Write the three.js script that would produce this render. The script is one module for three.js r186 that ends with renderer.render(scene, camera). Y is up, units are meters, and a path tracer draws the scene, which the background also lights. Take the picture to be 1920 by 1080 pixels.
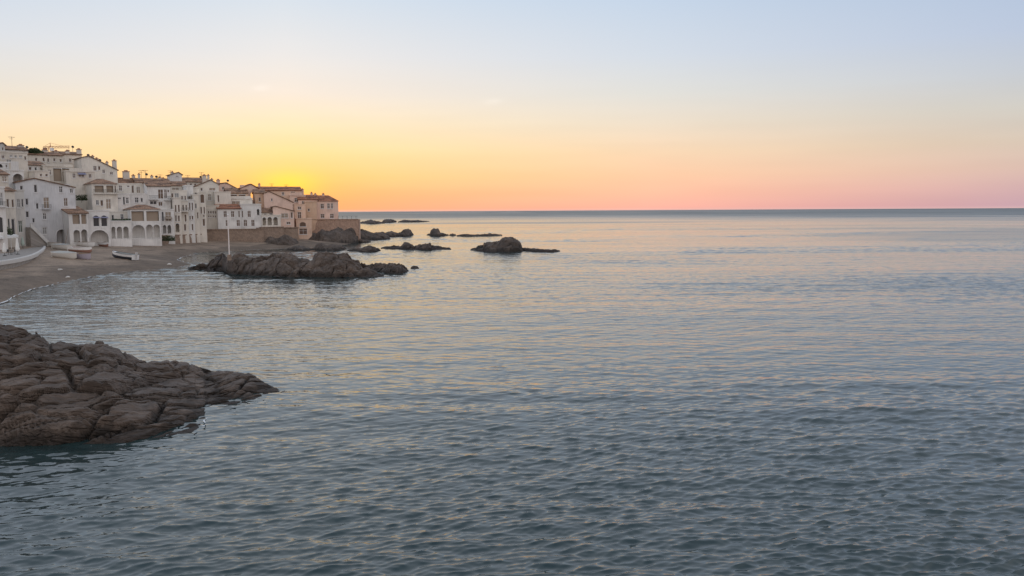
import * as THREE from 'three';
import { mergeGeometries } from 'three/addons/utils/BufferGeometryUtils.js';

// ---------------------------------------------------------------- camera, sky, sun, exposure
const scene = new THREE.Scene();
const EYE = 10, FOCAL = 1500;                                  // metres above the sea; focal length in pixels of the 1920 wide photograph
const camera = new THREE.PerspectiveCamera(2 * Math.atan(540 / FOCAL) * 180 / Math.PI, 16 / 9, 0.5, 60000);
camera.position.set(0, EYE, 0);
camera.rotation.order = 'YXZ';
camera.rotation.set(-Math.atan((540 - 394.6) / FOCAL), 0, -0.0056);
camera.updateMatrixWorld(true);
camera.updateProjectionMatrix();
const renderer = new THREE.WebGLRenderer({ antialias: true });
renderer.setSize(1024, 576);
renderer.toneMapping = THREE.LinearToneMapping;
renderer.toneMappingExposure = 1.27;
renderer.shadowMap.enabled = true;

const SUN_AZ = Math.atan((545 - 960) / FOCAL), SUN_EL = 1.55 * Math.PI / 180;   // azimuth from -z, positive to the right
const sunDir = new THREE.Vector3(Math.sin(SUN_AZ) * Math.cos(SUN_EL), Math.sin(SUN_EL), -Math.cos(SUN_AZ) * Math.cos(SUN_EL));
const lin = (c) => { c /= 255; return c <= 0.04045 ? c / 12.92 : Math.pow((c + 0.055) / 1.055, 2.4); };
const smooth = (a, b, x) => { const t = Math.min(1, Math.max(0, (x - a) / (b - a))); return t * t * (3 - 2 * t); };
const mix = (a, b, t) => a + (b - a) * t;
// dawn sky: colour over elevation (degrees) at four azimuth distances from the sun
const SKY_AZ = [0, 25, 48, 100, 180];
const SKY = [
  [[0, 255, 172, 116], [1.2, 255, 187, 114], [2.4, 255, 206, 123], [4, 255, 221, 154], [6, 251, 228, 188], [8, 241, 226, 210], [10.5, 228, 224, 221], [15, 203, 215, 227], [24, 214, 221, 232], [45, 200, 209, 223], [90, 116, 132, 160]],
  [[0, 246, 174, 156], [1.2, 251, 188, 156], [2.4, 248, 200, 162], [4, 241, 209, 174], [6, 229, 214, 194], [8, 216, 214, 208], [10.5, 204, 211, 220], [15, 185, 202, 222], [24, 202, 211, 228], [45, 194, 204, 220], [90, 116, 132, 160]],
  [[0, 190, 154, 164], [1.2, 203, 168, 167], [2.4, 210, 181, 168], [4, 208, 191, 174], [6, 200, 196, 188], [8, 190, 195, 202], [10.5, 179, 191, 211], [15, 166, 185, 210], [24, 190, 202, 222], [45, 188, 199, 217], [90, 116, 132, 160]],
  [[0, 212, 188, 186], [4, 226, 206, 200], [8, 232, 216, 210], [12, 230, 220, 218], [20, 222, 220, 224], [45, 194, 202, 216], [90, 116, 132, 160]],
  [[0, 228, 202, 198], [4, 246, 222, 214], [8, 252, 234, 226], [12, 252, 240, 234], [20, 246, 242, 240], [45, 208, 214, 224], [90, 116, 132, 160]],
].map((rows) => rows.map(([e, r, g, b]) => [e, 0.885 * lin(r), 0.885 * lin(g), 0.885 * lin(b)]));
function skyRow(rows, el) {
  let i = 0;
  while (i < rows.length - 2 && el > rows[i + 1][0]) i++;
  const t = Math.min(1, Math.max(0, (el - rows[i][0]) / (rows[i + 1][0] - rows[i][0])));
  return [1, 2, 3].map((k) => mix(rows[i][k], rows[i + 1][k], t));
}
function skyColor(el, az) {
  const d = Math.abs(Math.atan2(Math.sin(az - SUN_AZ), Math.cos(az - SUN_AZ))) * 180 / Math.PI;
  let i = 0;
  while (i < SKY_AZ.length - 2 && d > SKY_AZ[i + 1]) i++;
  const t = Math.min(1, (d - SKY_AZ[i]) / (SKY_AZ[i + 1] - SKY_AZ[i]));
  const a = skyRow(SKY[i], el), b = skyRow(SKY[i + 1], el), c = [0, 1, 2].map((k) => mix(a[k], b[k], t));
  const de = el - SUN_EL * 180 / Math.PI;
  const g1 = Math.exp(-(d * d * 0.4 + (de - 0.3) * (de - 0.3) * 2.4) / 1.7), g2 = Math.exp(-(d * d * 0.4 + de * de) / 12);
  c[0] += 0.32 * g1 + 0.05 * g2; c[1] += 0.15 * g1; c[2] += -0.05 * g1 - 0.03 * g2;
  const a2 = (az - SUN_AZ) * 180 / Math.PI, st = 1 + 0.02 * (noise3(a2 * 0.12 + 9, el * 1.6, 2.2) + 0.6 * noise3(a2 * 0.3, el * 4.2, 7.7)) * smooth(13, 3, el);   // faint layers of mist low over the sea
  for (let k = 0; k < 3; k++) c[k] *= st;
  for (const [x, y, tilt, len] of [[-1.55, 8.24, 0.10, 0.5], [14.2, 7.58, 0.06, 0.6]]) { const u = a2 - x, v = el - y - u * tilt; if (Math.abs(u) < 3) { const f = 0.07 * Math.exp(-u * u / (len * len) - v * v / 0.012); c[0] += f; c[1] += f; c[2] += f; } }   // two short contrails
  return c;
}
{
  const w = 2048, h = 1024, data = new Float32Array(w * h * 4);
  for (let j = 0; j < h; j++) {
    const el = ((j + 0.5) / h - 0.5) * 180;
    for (let i = 0; i < w; i++) {
      const u = (i + 0.5) / w, phi = (u - 0.5) * 2 * Math.PI;          // equirectangular: direction = (cos phi, ., sin phi)
      const az = Math.atan2(Math.cos(phi), -Math.sin(phi));
      const c = skyColor(Math.max(0, el), az), o = (j * w + i) * 4;
      data[o] = c[0]; data[o + 1] = c[1]; data[o + 2] = Math.max(0.02, c[2]); data[o + 3] = 1;
    }
  }
  const sky = new THREE.DataTexture(data, w, h, THREE.RGBAFormat, THREE.FloatType);
  sky.mapping = THREE.EquirectangularReflectionMapping;
  sky.magFilter = THREE.LinearFilter; sky.minFilter = THREE.LinearFilter; sky.needsUpdate = true;
  scene.background = sky;
  scene.environment = sky;
}
const sun = new THREE.DirectionalLight(new THREE.Color().setRGB(1, 0.56, 0.26), 0.9);
sun.position.copy(sunDir).multiplyScalar(900);
sun.castShadow = true; sun.shadow.radius = 3; sun.shadow.mapSize.set(2048, 2048);
Object.assign(sun.shadow.camera, { left: -350, right: 350, top: 200, bottom: -200, near: 10, far: 2500 });
scene.add(sun); scene.add(sun.target);

// ---------------------------------------------------------------- helpers
function rng(seed) { let s = seed >>> 0; return () => { s = (s + 0x6D2B79F5) | 0; let t = Math.imul(s ^ (s >>> 15), 1 | s); t = (t + Math.imul(t ^ (t >>> 7), 61 | t)) ^ t; return ((t ^ (t >>> 14)) >>> 0) / 4294967296; }; }
function hash3(x, y, z) { let h = Math.imul(x, 374761393) ^ Math.imul(y, 668265263) ^ Math.imul(z, 1440662683); h = Math.imul(h ^ (h >>> 13), 1274126177); return ((h ^ (h >>> 16)) >>> 0) / 4294967296; }
function noise3(x, y, z) {
  const xi = Math.floor(x), yi = Math.floor(y), zi = Math.floor(z), f = (t) => t * t * t * (t * (t * 6 - 15) + 10);
  const u = f(x - xi), v = f(y - yi), w = f(z - zi), H = (a, b, c) => hash3(xi + a, yi + b, zi + c);
  return mix(mix(mix(H(0, 0, 0), H(1, 0, 0), u), mix(H(0, 1, 0), H(1, 1, 0), u), v), mix(mix(H(0, 0, 1), H(1, 0, 1), u), mix(H(0, 1, 1), H(1, 1, 1), u), v), w) * 2 - 1;
}
function fbm(x, y, z, n = 4) { let a = 0.5, s = 0; for (let i = 0; i < n; i++) { s += a * noise3(x, y, z); x = x * 2.03 + 7.1; y = y * 2.03 + 3.7; z = z * 2.03 + 5.3; a *= 0.5; } return s; }
function ridged(x, y, z, n = 4) { let a = 0.5, s = 0; for (let i = 0; i < n; i++) { const r = 1 - Math.abs(noise3(x, y, z)); s += a * r * r; x = x * 2.1 + 1.7; y = y * 2.1 + 9.2; z = z * 2.1 + 4.4; a *= 0.5; } return s; }
function worley(x, y, z) {                                     // distances to the two nearest cell points, and the cell's own number
  const xi = Math.floor(x), yi = Math.floor(y), zi = Math.floor(z); let a = 9, b = 9, id = 0;
  for (let i = -1; i < 2; i++) for (let j = -1; j < 2; j++) for (let k = -1; k < 2; k++) {
    const X = xi + i, Y = yi + j, Z = zi + k, h = hash3(X, Y, Z);
    const dx = X + h - x, dy = Y + hash3(X + 57, Y, Z) - y, dz = Z + hash3(X, Y + 91, Z) - z, d = Math.sqrt(dx * dx + dy * dy + dz * dz);
    if (d < a) { b = a; a = d; id = h; } else if (d < b) b = d;
  }
  return [a, b, id];
}
const taken = {};
function numbered(n) { const k = taken[n] = (taken[n] ?? -1) + 1; return k ? `${n}_${String(k).padStart(3, '0')}` : n; }
function tag(o, label, category, group, kind) { Object.assign(o.userData, { label, category }); if (group) o.userData.group = group; if (kind) o.userData.kind = kind; return o; }
function thing(name, label, category, pos = [0, 0, 0], turn = 0, group) { const o = new THREE.Group(); o.name = numbered(name); o.position.set(...pos); o.rotation.y = turn; scene.add(o); return tag(o, label, category, group); }
function part(name, geometry, material, parent) { const m = new THREE.Mesh(geometry, material); m.name = name; m.castShadow = m.receiveShadow = true; parent.add(m); return m; }
function top(name, geometry, material) { const m = new THREE.Mesh(geometry, material); m.name = numbered(name); m.castShadow = m.receiveShadow = true; scene.add(m); return m; }
function structure(name, geometry, material, label) { const m = top(name, geometry, material); m.userData = { kind: 'structure', label, category: name.replace(/_/g, ' ') }; return m; }
const clean = (g) => { const h = g.index ? g.toNonIndexed() : g; for (const k of Object.keys(h.attributes)) if (!['position', 'normal', 'uv'].includes(k)) h.deleteAttribute(k); return h; };
const merge = (list) => mergeGeometries(list.map(clean));
function box(w, h, d, x = 0, y = 0, z = 0, rx = 0) {           // centre at x, y, z; uv in metres
  const g = new THREE.BoxGeometry(w, h, d), p = g.attributes.position, n = g.attributes.normal, uv = g.attributes.uv;
  for (let i = 0; i < p.count; i++) {
    if (Math.abs(n.getX(i)) > 0.5) uv.setXY(i, p.getZ(i), p.getY(i)); else if (Math.abs(n.getY(i)) > 0.5) uv.setXY(i, p.getX(i), p.getZ(i)); else uv.setXY(i, p.getX(i), p.getY(i));
  }
  if (rx) g.rotateX(rx);
  return g.translate(x, y, z);
}
function bar(a, b, r0, r1 = r0, n = 6) {
  const A = new THREE.Vector3(...a), B = new THREE.Vector3(...b), d = B.clone().sub(A), g = new THREE.CylinderGeometry(r1, r0, d.length(), n);
  g.applyQuaternion(new THREE.Quaternion().setFromUnitVectors(new THREE.Vector3(0, 1, 0), d.normalize()));
  return g.translate((A.x + B.x) / 2, (A.y + B.y) / 2, (A.z + B.z) / 2);
}
// pixels of the photograph give directions; distances come from the water, the ground or a facade plane
function ray(px, py) { return new THREE.Vector3(px / 960 - 1, 1 - py / 540, 0.5).unproject(camera).sub(camera.position).normalize(); }
function onLevel(px, py, y = 0) { const d = ray(px, py); return camera.position.clone().addScaledVector(d, (y - EYE) / d.y); }
function atDepth(px, py, depth) { const d = ray(px, py); return camera.position.clone().addScaledVector(d, depth / -d.z); }
const curve = (pts) => (x) => { let i = 0; while (i < pts.length - 2 && x > pts[i + 1][0]) i++; const [a, b] = [pts[i], pts[i + 1]], t = Math.min(1, Math.max(0, (x - a[0]) / (b[0] - a[0]))); return mix(a[1], b[1], t); };
function grid(nu, nv, at, uvAt, closed) {                      // sheet of (nu+1) x (nv+1) points
  const pos = new Float32Array((nu + 1) * (nv + 1) * 3), uv = new Float32Array((nu + 1) * (nv + 1) * 2), idx = [];
  for (let j = 0, k = 0; j <= nv; j++) for (let i = 0; i <= nu; i++, k++) { const p = at(i / nu, j / nv, i, j); pos.set(p, k * 3); uv.set(uvAt ? uvAt(i / nu, j / nv, p) : [p[0], p[2]], k * 2); }
  for (let j = 0; j < nv; j++) for (let i = 0; i < nu; i++) { const a = j * (nu + 1) + i, b = a + 1, c = a + nu + 1, d = c + 1; idx.push(a, b, d, a, d, c); }
  const g = new THREE.BufferGeometry();
  g.setAttribute('position', new THREE.BufferAttribute(pos, 3)); g.setAttribute('uv', new THREE.BufferAttribute(uv, 2)); g.setIndex(idx); g.computeVertexNormals();
  return g;
}
function tex(w, h, f, srgb = true) {                           // f(u, v) -> [r, g, b] 0..1 (display values for colours)
  const d = new Uint8Array(w * h * 4);
  for (let j = 0; j < h; j++) for (let i = 0; i < w; i++) { const c = f(i / w, j / h), o = (j * w + i) * 4; for (let k = 0; k < 3; k++) d[o + k] = Math.max(0, Math.min(255, Math.round(c[k] * 255))); d[o + 3] = 255; }
  const t = new THREE.DataTexture(d, w, h); t.wrapS = t.wrapT = THREE.RepeatWrapping; t.magFilter = THREE.LinearFilter; t.minFilter = THREE.LinearMipmapLinearFilter; t.generateMipmaps = true;
  if (srgb) t.colorSpace = THREE.SRGBColorSpace; t.needsUpdate = true; return t;
}
const tnoise = (u, v, f, seed) => {                            // noise that repeats at 1
  const H = (i, j) => hash3(((i % f) + f) % f, ((j % f) + f) % f, seed), x = u * f, y = v * f, xi = Math.floor(x), yi = Math.floor(y), s = (t) => t * t * (3 - 2 * t);
  return mix(mix(H(xi, yi), H(xi + 1, yi), s(x - xi)), mix(H(xi, yi + 1), H(xi + 1, yi + 1), s(x - xi)), s(y - yi));
};
const tfbm = (u, v, f, seed, n = 4) => { let s = 0, a = 0.5, w = 0; for (let i = 0; i < n; i++) { s += a * tnoise(u, v, f << i, seed + i); w += a; a *= 0.55; } return s / w; };
const scaled = (t, sx, sy = sx) => { const c = t.clone(); c.repeat.set(1 / sx, 1 / sy); c.needsUpdate = true; return c; };   // sx, sy: metres of one repeat, for uv in metres

// ---------------------------------------------------------------- materials
const plasterTone = tex(512, 512, (u, v) => { const n = tfbm(u, v, 5, 11, 5), s = tfbm(u, v * 0.999, 3, 31, 3), st = tnoise(u, v * 0.0625, 96, 3) * tnoise(u, v, 5, 8); const k = 0.90 + 0.10 * n - 0.05 * smooth(0.55, 0.8, s) - 0.11 * st; return [k, k * 0.995, k * 0.985]; });
const plasterBump = tex(256, 256, (u, v) => { const n = tfbm(u, v, 16, 5, 4); return [n, n, n]; }, false);
const tileTone = tex(512, 512, (u, v) => {
  const col = Math.floor(u * 24), row = Math.floor(v * 16), h = hash3(col, row, 5), n = tfbm(u, v, 4, 77, 4), x = u * 24 - col, y = v * 16 - row;
  const k = 0.72 + 0.3 * h - 0.25 * smooth(0.5, 0.75, n); const lich = smooth(0.62, 0.8, tfbm(u, v, 9, 99, 3)) * 0.35;
  return [mix(0.72, 0.62, lich) * k, mix(0.56, 0.57, lich) * k, mix(0.45, 0.47, lich) * k];
});
const tileBump = tex(512, 512, (u, v) => { const x = u * 24 % 1, y = v * 16 % 1, k = Math.sin(x * Math.PI) * 0.75 + 0.25 * y; return [k, k, k]; }, false);
const stoneTone = tex(512, 512, (u, v) => { const n = tfbm(u, v, 10, 41, 4), m = tfbm(u, v, 28, 45, 3), k = 0.66 + 0.22 * n + 0.16 * (m - 0.5); return [k, k * 0.965, k * 0.93]; });
const stoneBump = tex(512, 512, (u, v) => { const a = tfbm(u, v, 14, 61, 4), b = Math.abs(tfbm(u, v, 7, 63, 3) - 0.5) * 2, k = a * 0.7 + 0.3 * smooth(0, 0.25, b); return [k, k, k]; }, false);
const sandTone = tex(1024, 1024, (u, v) => { const n = tfbm(u, v, 6, 141, 5), m = tnoise(u, v, 180, 3), p = smooth(0.6, 0.75, tfbm(u, v, 24, 145, 3)), k = 0.80 + 0.22 * (n - 0.5) + 0.14 * (m - 0.5) - 0.10 * p; return [k, k * 0.975, k * 0.95]; });
const sandBump = tex(512, 512, (u, v) => { const n = tfbm(u, v, 20, 151, 4); return [n, n, n]; }, false);
const std = (r, g, b, o = {}) => new THREE.MeshStandardMaterial({ color: new THREE.Color().setRGB(r, g, b), roughness: 0.9, ...o });
const plasters = {};
function plaster(key) {
  const c = { white: [0.86, 0.85, 0.84], bluish: [0.76, 0.77, 0.80], cream: [0.85, 0.80, 0.73], sand: [0.76, 0.71, 0.64], pink: [0.90, 0.68, 0.58], hazePeach: [0.88, 0.65, 0.51], ochre: [0.78, 0.56, 0.41], grey: [0.70, 0.69, 0.67] }[key];  // the two rosiest walls, near the sun: warm haze glow put into the paint
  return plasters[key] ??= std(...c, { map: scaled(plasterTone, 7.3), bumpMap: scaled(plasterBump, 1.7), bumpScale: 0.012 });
}
const M = {
  tile: std(0.9, 0.9, 0.9, { map: scaled(tileTone, 5.2), bumpMap: scaled(tileBump, 5.2), bumpScale: 0.06 }),
  redTile: std(1.0, 0.72, 0.62, { map: scaled(tileTone, 5.2), bumpMap: scaled(tileBump, 5.2), bumpScale: 0.06 }),
  glass: new THREE.MeshPhysicalMaterial({ color: new THREE.Color().setRGB(0.035, 0.04, 0.045), roughness: 0.12, ior: 1.5 }),
  brown: std(0.16, 0.105, 0.075, { roughness: 0.7 }), green: std(0.10, 0.13, 0.10, { roughness: 0.7 }), greyBlind: std(0.30, 0.30, 0.29, { roughness: 0.8 }),
  tanBlind: std(0.34, 0.27, 0.21, { roughness: 0.85 }), blueBlind: std(0.23, 0.23, 0.33, { roughness: 0.8 }), frame: std(0.74, 0.73, 0.72, { roughness: 0.6 }),
  iron: std(0.06, 0.06, 0.06, { roughness: 0.6, metalness: 0.4 }), clay: std(0.40, 0.22, 0.15), wood: std(0.24, 0.16, 0.10, { roughness: 0.75 }),
  stone: std(0.50, 0.40, 0.335, { map: scaled(stoneTone, 4), bumpMap: scaled(stoneBump, 4), bumpScale: 0.05 }),
  hazeTanStone: std(0.74, 0.54, 0.44, { map: scaled(stoneTone, 5), bumpMap: scaled(stoneBump, 5), bumpScale: 0.05 }),  // warm haze glow by the sun mixed into the stone colour
  paving: std(0.52, 0.51, 0.50, { map: scaled(stoneTone, 3), bumpMap: scaled(plasterBump, 1.3), bumpScale: 0.01 }),
  sand: std(0.45, 0.36, 0.285, { map: scaled(sandTone, 17), bumpMap: scaled(sandBump, 6), bumpScale: 0.10, roughness: 0.95, vertexColors: true }),
  white: std(0.80, 0.80, 0.79, { roughness: 0.45 }), canvas: std(0.78, 0.77, 0.74, { roughness: 0.9, side: THREE.DoubleSide }),
};

// ---------------------------------------------------------------- sea
const WIND = 0.16;                                             // waves run towards the shore the camera stands on
function waveSet(n, l0, l1, slope, spread, seed) {
  const r = rng(seed), out = [];
  for (let i = 0; i < n; i++) {
    const l = l0 * Math.pow(l1 / l0, (i + r()) / n), k = 2 * Math.PI / l, g = (r() + r() + r() - 1.5) / 0.87 * spread, a = WIND + g;
    out.push({ l, n: 1 / k, kx: k * Math.sin(a), kz: k * Math.cos(a), a: slope * Math.sqrt(2 / n) / k, p: r() * 6.283 });
  }
  return out;
}
const rippleMap = (() => {                                     // fine ripples, 0.2 to 2.6 m long, on a tile of 26 m
  const N = 1024, L = 26, r = rng(5), gx = new Float32Array(N * N), gz = new Float32Array(N * N), n = 110;
  for (let q = 0; q < n; q++) {
    const l = 0.16 * Math.pow(1.5 / 0.16, (q + r()) / n), g = (r() + r() + r() - 1.5) / 0.87 * 0.62, a = WIND + g;
    const m = Math.round(L / l * Math.sin(a)), k = Math.round(L / l * Math.cos(a)), kk = Math.hypot(m, k), s = 0.04 * Math.sqrt(2 / n), p = r() * 6.283;
    const cx = new Float32Array(N), sx = new Float32Array(N), cz = new Float32Array(N), sz = new Float32Array(N);
    for (let i = 0; i < N; i++) { const t = 2 * Math.PI * i / N; cx[i] = Math.cos(m * t + p); sx[i] = Math.sin(m * t + p); cz[i] = Math.cos(k * t); sz[i] = Math.sin(k * t); }
    const ax = s * m / kk, az = s * k / kk;
    for (let j = 0, o = 0; j < N; j++) { const C = cz[j], S = sz[j]; for (let i = 0; i < N; i++, o++) { const c = cx[i] * C - sx[i] * S; gx[o] += ax * c; gz[o] += az * c; } }
  }
  const d = new Uint8Array(N * N * 4);
  for (let o = 0; o < N * N; o++) { const x = -gx[o], y = -gz[o], w = 1 / Math.sqrt(1 + x * x + y * y); d[o * 4] = (x * w * 0.5 + 0.5) * 255; d[o * 4 + 1] = (y * w * 0.5 + 0.5) * 255; d[o * 4 + 2] = (w * 0.5 + 0.5) * 255; d[o * 4 + 3] = 255; }
  const t = new THREE.DataTexture(d, N, N); t.wrapS = t.wrapT = THREE.RepeatWrapping; t.magFilter = THREE.LinearFilter; t.minFilter = THREE.LinearMipmapLinearFilter; t.generateMipmaps = true; t.needsUpdate = true;
  return t;
})();
const SEA_SPAN = 6000;                                         // the wind map covers 6 km: sheltered bay, rougher open water, long streaks
const windMap = tex(1536, 1536, (u, v) => {
  const x = (u - 0.5) * SEA_SPAN, z = (v - 0.5) * SEA_SPAN, r = Math.hypot(x, z), n = fbm(x * 0.0045, 1.7, z * 0.011, 4), m = fbm(x * 0.017, 5.2, z * 0.05, 3);
  const k = 0.08 + 0.32 * smooth(200, 1900, r) + 0.10 * smooth(-0.1, 0.4, n) + 0.05 * m; return [k, k, k];
}, false);
windMap.wrapS = windMap.wrapT = THREE.ClampToEdgeWrapping; windMap.repeat.set(1 / SEA_SPAN, 1 / SEA_SPAN); windMap.offset.set(0.5, 0.5);
M.sea = new THREE.MeshPhysicalMaterial({
  color: new THREE.Color().setRGB(0.022, 0.044, 0.045), roughness: 1, roughnessMap: windMap, ior: 1.6, specularIntensity: 1,
  normalMap: scaled(rippleMap, 26), normalScale: new THREE.Vector2(1, 1),
});
{
  const waves = [...waveSet(48, 0.18, 0.6, 0.36, 0.55, 21), ...waveSet(26, 0.6, 2.0, 0.078, 0.65, 25), ...waveSet(16, 2.2, 8, 0.034, 0.6, 23), ...waveSet(6, 18, 46, 0.010, 0.25, 29)];
  const angles = [], rings = [];
  for (let i = 0; i <= 720; i++) angles.push((-36.5 + 73 * i / 720) * Math.PI / 180);
  for (let i = 1; i < 60; i++) angles.push((36.5 + 287 * i / 60) * Math.PI / 180);
  angles.push(angles[0] + 2 * Math.PI);
  for (const r of [0.05, 3, 6, 9]) rings.push(r);
  for (let r = 12; r < 1500; r += r < 260 ? Math.min(r < 120 ? 0.32 : mix(0.32, 0.72, (r - 120) / 140), Math.max(0.03, 0.72 * r * r / 8000)) : 0.72 * Math.pow(r / 260, 2)) rings.push(r);
  for (let y = 8000 / 1520; y > 0.45; y -= 0.3) rings.push(8000 / y);
  rings.push(20000);
  const nu = angles.length - 1, nv = rings.length - 1, weight = rings.map((r, j) => { const dr = j ? rings[j] - rings[j - 1] : 1; return waves.map((w) => smooth(0.9, 2.4, w.l / Math.max(dr, r * 0.0018)) * w.a); });
  const g = grid(nu, nv, (a, b, i, j) => {
    const r = rings[j], x = r * Math.sin(angles[i]), z = -r * Math.cos(angles[i]);
    if (i > 720 && r > 60 || r > 4000) return [x, 0, z];
    const gust = 0.55 + 0.8 * smooth(-0.3, 0.35, fbm(x * 0.03, 3.3, z * 0.02, 3)), gust2 = (0.6 + 0.95 * smooth(-0.28, 0.3, fbm(x * 0.013 + 9, 7.1, z * 0.03, 4))) * (1 + 1.3 * Math.exp(-((x + 62) ** 2 + (z + 188) ** 2) / 1100)), W = weight[j]; let y = 0, X = 0, Z = 0;
    const xw = x + 2.4 * fbm(x * 0.035, 1.3, z * 0.035, 2), zw = z + 2.0 * fbm(x * 0.03 + 20, 4.4, z * 0.03, 2);     // bends the crests
    for (let q = 0; q < waves.length; q++) if (W[q]) { const w = waves[q]; const t = w.kx * xw + w.kz * zw + w.p, A = W[q] * (q < 48 ? gust : gust2), c = A * Math.cos(t) * w.n; y += A * Math.sin(t); X += c * w.kx; Z += c * w.kz; }
    return [x + 0.7 * X, y, z + 0.7 * Z];
  }, (a, b, p) => [p[0], -p[2]]);
  structure('sea', g, M.sea, 'calm rippled sea reflecting the dawn sky');
}

// ---------------------------------------------------------------- beach and hill under the village
const SHORE = [[-330, 700], [-160, 640], [-60, 595], [0, 566], [60, 541], [150, 523], [220, 511], [290, 505], [338, 500], [356, 496.5], [338, 491], [331, 487.5], [338, 482.5], [370, 476], [420, 472], [480, 468.5], [540, 465.5], [600, 463], [640, 460], [660, 455], [667, 448], [668, 438]].map(([x, y]) => onLevel(x, y));
const LAND = [...SHORE.map((p) => [p.x, p.z]), [-84, -400], [-140, -520], [-420, -520], [-420, -40]];
function inLand(x, z) { let c = false; for (let i = 0, j = LAND.length - 1; i < LAND.length; j = i++) { const [a, b] = LAND[i], [d, e] = LAND[j]; if ((b > z) !== (e > z) && x < (d - a) * (z - b) / (e - b) + a) c = !c; } return c; }
function shoreDistance(x, z) {
  let best = 1e9, at = 0;
  for (let i = 0; i < SHORE.length + 1; i++) {
    const [ax, az] = LAND[i], [bx, bz] = LAND[i + 1], t = Math.min(1, Math.max(0, ((x - ax) * (bx - ax) + (z - az) * (bz - az)) / ((bx - ax) ** 2 + (bz - az) ** 2)));
    const d = Math.hypot(ax + (bx - ax) * t - x, az + (bz - az) * t - z);
    if (d < best) { best = d; at = i + t; }
  }
  return [inLand(x, z) ? best : -best, at];
}
const frontDepth = curve([[-60, 150], [0, 163], [40, 174], [90, 182], [145, 187], [200, 193], [250, 200], [300, 206], [350, 213], [410, 222], [490, 229], [560, 250], [630, 268], [700, 285]]);
function groundY(x, z) {
  const [s] = shoreDistance(x, z);
  if (s < 0) return Math.max(-3, s * 0.09);
  const px = 960 + FOCAL * x / -Math.min(-1, z), behind = -z - frontDepth(px);                 // metres behind the front row of houses
  const beach = Math.min(3.1, 0.30 * Math.pow(s, 0.66)) + 0.05 * fbm(x * 0.5, 0, z * 0.5, 3) * Math.min(1, s / 3);
  const cap = curve([[0, 21], [300, 12], [480, 7], [640, 4.5]])(px);
  return beach + cap * (1 - Math.exp(-Math.max(0, behind - 6) / 38));
}
{
  const xs = [], zs = []; for (let x = -400; x <= -20; x += x > -190 ? 1 : 6) xs.push(x); for (let z = -45; z >= -500; z -= z > -300 ? 1.3 : 8) zs.push(z);
  const g = grid(xs.length - 1, zs.length - 1, (u, v, i, j) => [xs[i], groundY(xs[i], zs[j]), zs[j]]);
  const p = g.attributes.position, col = new Float32Array(p.count * 3);
  for (let i = 0; i < p.count; i++) { const x = p.getX(i), y = p.getY(i), z = p.getZ(i), n = fbm(x * 0.22, 1, z * 0.22, 3), damp = smooth(1.15, 0.75, y + 0.5 * n), weed = smooth(0.16, 0.3, fbm(x * 0.5 + 7, 3, z * 0.5, 3)) * smooth(0.35, 0.1, Math.abs(y - 1.25 - 0.4 * n)), k = (1 + 0.2 * fbm(x * 0.09, 9, z * 0.09, 4)) * mix(1, 0.6, damp) * mix(1, 0.5, weed); col.set([k, k * 0.99, k * 0.97], i * 3); }   // damp sand and a line of weed above the water
  g.setAttribute('color', new THREE.BufferAttribute(col, 3));
  structure('beach', g, M.sand, 'grey brown sand beach sloping down to the cove');
}
{                                                              // white strip put in for the bright sky reflection along the sand
  const pts = new THREE.CatmullRomCurve3(SHORE.slice(1, 19)).getSpacedPoints(700), r = rng(77);
  const g = grid(700, 1, (u, v, i, j) => {
    const p = pts[i], q = pts[Math.min(700, i + 1)], o = pts[Math.max(0, i - 1)], n = new THREE.Vector3(-(q.z - o.z), 0, q.x - o.x).normalize();
    const w = 0.10 + 0.5 * Math.max(0, fbm(p.x * 0.35, 1, p.z * 0.35, 3)), off = (j ? 0.35 + w : 0.35) + 0.3 * noise3(p.x * 0.2, 4, p.z * 0.2);
    return [p.x + n.x * off, 0.05 + 0.05 * noise3(p.x, 2, p.z), p.z + n.z * off];
  });
  const m = structure('shore_reflection_strip', g, std(0.72, 0.74, 0.75, { side: THREE.DoubleSide }), 'thin broken white strip painted as sky reflection along the water edge'); m.userData.kind = 'stuff'; m.userData.category = 'foam';
}

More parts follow.
